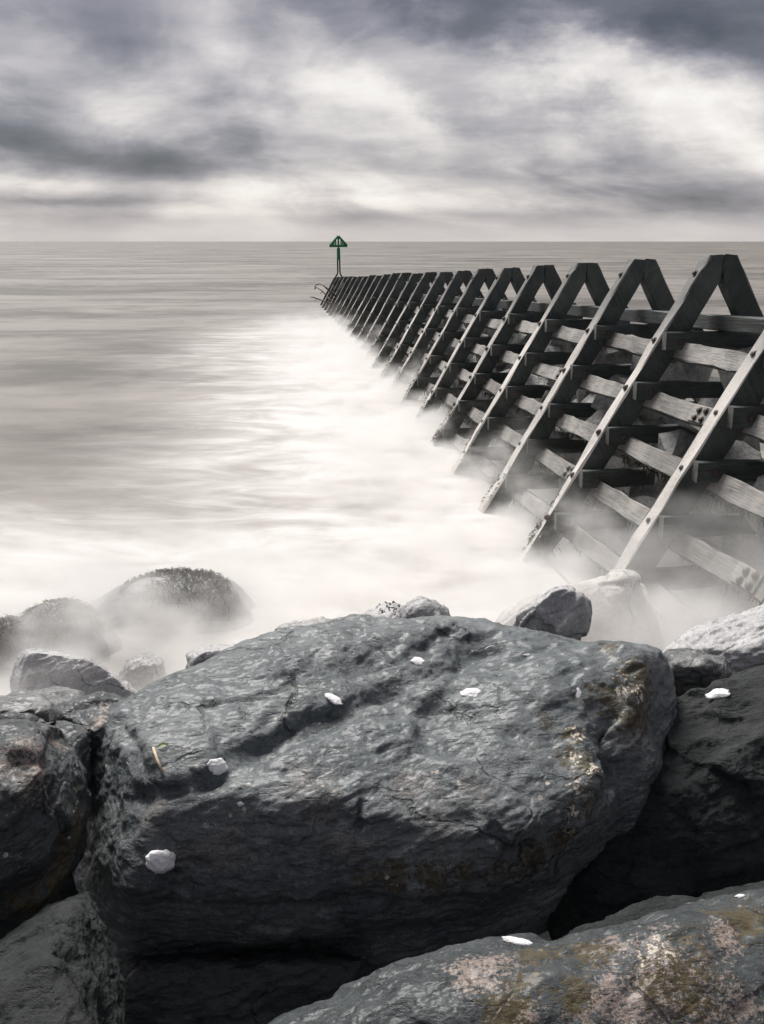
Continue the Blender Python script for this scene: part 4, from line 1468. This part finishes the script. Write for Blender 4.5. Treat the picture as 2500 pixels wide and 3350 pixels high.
foam_blob(350, 1858, 56, 62, 'hero_boulder', 'largest white foam blob, low on the left front of the huge boulder', 1, 0.45)
foam_blob(470, 1657, 46, 34, 'hero_boulder', 'white foam blob right of the straw stem', 2)
foam_blob(725, 1512, 44, 20, 'hero_boulder', 'white foam blob in the middle groove of the huge boulder', 3)
foam_blob(1016, 1500, 42, 28, 'hero_boulder', 'white foam blob on the broad right slope of the huge boulder', 4)
foam_blob(905, 1430, 30, 20, 'hero_boulder', 'white foam blob at the upper end of the middle groove', 5)
foam_blob(1145, 1357, 40, 8, 'hero_boulder', 'thin smear of white foam at the foot of the pointed grey rock', 6, .2)
foam_blob(1142, 1416, 30, 6, 'hero_boulder', 'thin white foam streak beside the flat puddle', 7, .2)
foam_blob(1250, 1502, 18, 40, 'hero_boulder', 'narrow white foam streak on the right shoulder of the huge boulder', 8, .2)
foam_blob(1552, 1500, 48, 22, 'right_boulder', 'frothy white foam blob on the crest of the black shadowed boulder', 9)
foam_blob(520, 1738, 14, 12, 'hero_boulder', 'tiny crumb of white foam on the left front face of the huge boulder', 10)
foam_blob(1120, 2036, 70, 16, 'front_boulder', 'white foam along the upper edge of the lichen blotched boulder', 11, .4)
foam_blob(1600, 1937, 18, 8, 'front_boulder', 'small foam fleck at the right upper edge of the lichen blotched boulder', 12, .4)

# straw and leaves
sp = [surface_hit('hero_boulder', x, y) for x, y in ((333, 1620), (342, 1645), (353, 1672))]
if all(s[0] is not None for s in sp):
    pts3 = [np.array(s[0]) + np.array(s[1]) * 0.008 for s in sp]
    st = link('straw_stem', tube_mesh('straw_stem', [p - pts3[1] for p in pts3], [.0045, .005, .0045], 8), M['straw'], loc=pts3[1])
    tag(st, 'pale dry straw stem lying on the upper left of the huge boulder', 'straw')


def leaf(px, py, size, rot, label):
    p, n = surface_hit('hero_boulder', px, py)
    if p is None:
        return
    V, Fq = [], []
    m_ = 7
    for i in range(m_):
        u = i / (m_ - 1)
        w = math.sin(u * math.pi) ** 0.8 * 0.28 + 0.02
        for j in (-1, 0, 1):
            V.append(((u - .5) * size, j * w * size, size * (0.10 + 0.10 * abs(j) + 0.15 * math.sin(u * 3))))
    for i in range(m_ - 1):
        for j in range(2):
            a = i * 3 + j
            Fq.append((a, a + 3, a + 4, a + 1))
    me = quad_mesh('leaf', np.array(V), np.array(Fq))
    o = link('leaf', me, M['leaf'])
    nn = n.normalized()
    xax = Vector((math.cos(rot), 0, math.sin(rot)))
    xax = (xax - nn * nn.dot(xax)).normalized()
    o.matrix_basis = frame_matrix(xax, nn.cross(xax), nn, p)
    tag(o, label, 'leaf')


leaf(352, 1615, 0.030, 0.8, 'small green leaf beside the top of the straw stem')
leaf(520, 1706, 0.014, 0.2, 'tiny green leaf below the foam blob by the straw')

# ------------------------------------------------------------------ drifting spray over the breaking water
def mist_material():
    mt, N, out = material('spray_mist')
    tc_ = N.new('ShaderNodeTexCoord')
    P = tc_.outputs['Object']
    x, y, z = N.xyz(P)
    lat = N.m('ADD', N.m('MULTIPLY', N.m('SUBTRACT', x, GX - 1.3), math.cos(GTH)), N.m('MULTIPLY', N.m('SUBTRACT', y, GY), math.sin(GTH)))
    near_g = N.step(N.m('ABSOLUTE', lat), 0.6, 3.4, 1.0, 0.0)
    reach = N.step(y, 26, 46, 1.0, 0.0)
    shore = N.step(y, 6.0, 11.5, 1.0, 0.0)
    amt = N.m('MULTIPLY', N.m('MAXIMUM', N.m('MULTIPLY', near_g, reach), shore), N.step(y, 5.0, 5.7))
    n1 = N.noise(N.mapping(P, scale=(0.8, 0.8, 1.3)), 1.0, 4, 0.6)
    hgt = N.m('ADD', N.m('ADD', 0.11, N.m('MULTIPLY', shore, 0.09)), N.m('MULTIPLY', N.step(n1, 0.42, 0.74), 0.50))
    for (mx_, my_, mr_, mh_) in ((1.5, 6.0, 1.0, 0.60), (2.7, 6.3, 0.8, 0.45), (-2.3, 7.5, 1.1, 0.10)):
        ex = N.m('ADD', N.m('POWER', N.m('ABSOLUTE', N.m('DIVIDE', N.m('SUBTRACT', x, mx_), mr_)), 2.0), N.m('POWER', N.m('ABSOLUTE', N.m('DIVIDE', N.m('SUBTRACT', y, my_), mr_)), 2.0))
        hgt = N.m('ADD', hgt, N.m('MULTIPLY', N.m('POWER', 2.718, N.m('MULTIPLY', ex, -1.0)), mh_))
    fall = N.m('POWER', 2.718, N.m('MULTIPLY', N.m('POWER', N.m('DIVIDE', z, hgt), 2.0), -1.0))
    n2 = N.noise(N.mapping(P, loc=(3, 5, 1), scale=(0.7, 1.0, 1.0)), 2.2, 4, 0.6)
    den = N.m('MULTIPLY', N.m('MULTIPLY', amt, fall), N.step(n2, 0.36, 0.64, 0.06, 1.15))
    den = N.m('MULTIPLY', den, 4.0)
    v = N.new('ShaderNodeVolumePrincipled')
    v.inputs['Color'].default_value = (0.95, 0.94, 0.925, 1)
    v.inputs['Anisotropy'].default_value = 0.0
    N.put(v.inputs['Density'], den)
    N.l.new(v.outputs[0], out.inputs['Volume'])
    return mt


M['mist'] = mist_material()
mv = [(-9, 4.4, -0.3), (6.5, 4.4, -0.3), (6.5, 48, -0.3), (-9, 48, -0.3), (-9, 4.4, 1.5), (6.5, 4.4, 1.5), (6.5, 48, 1.5), (-9, 48, 1.5)]
mme = bpy.data.meshes.new('mist')
mme.from_pydata(mv, [], [(0, 3, 2, 1), (4, 5, 6, 7), (0, 1, 5, 4), (1, 2, 6, 5), (2, 3, 7, 6), (3, 0, 4, 7)])
mme.update()
mo = link('mist', mme, M['mist'])
tag(mo, 'white spray drifting low over the surf', 'mist', kind='stuff')
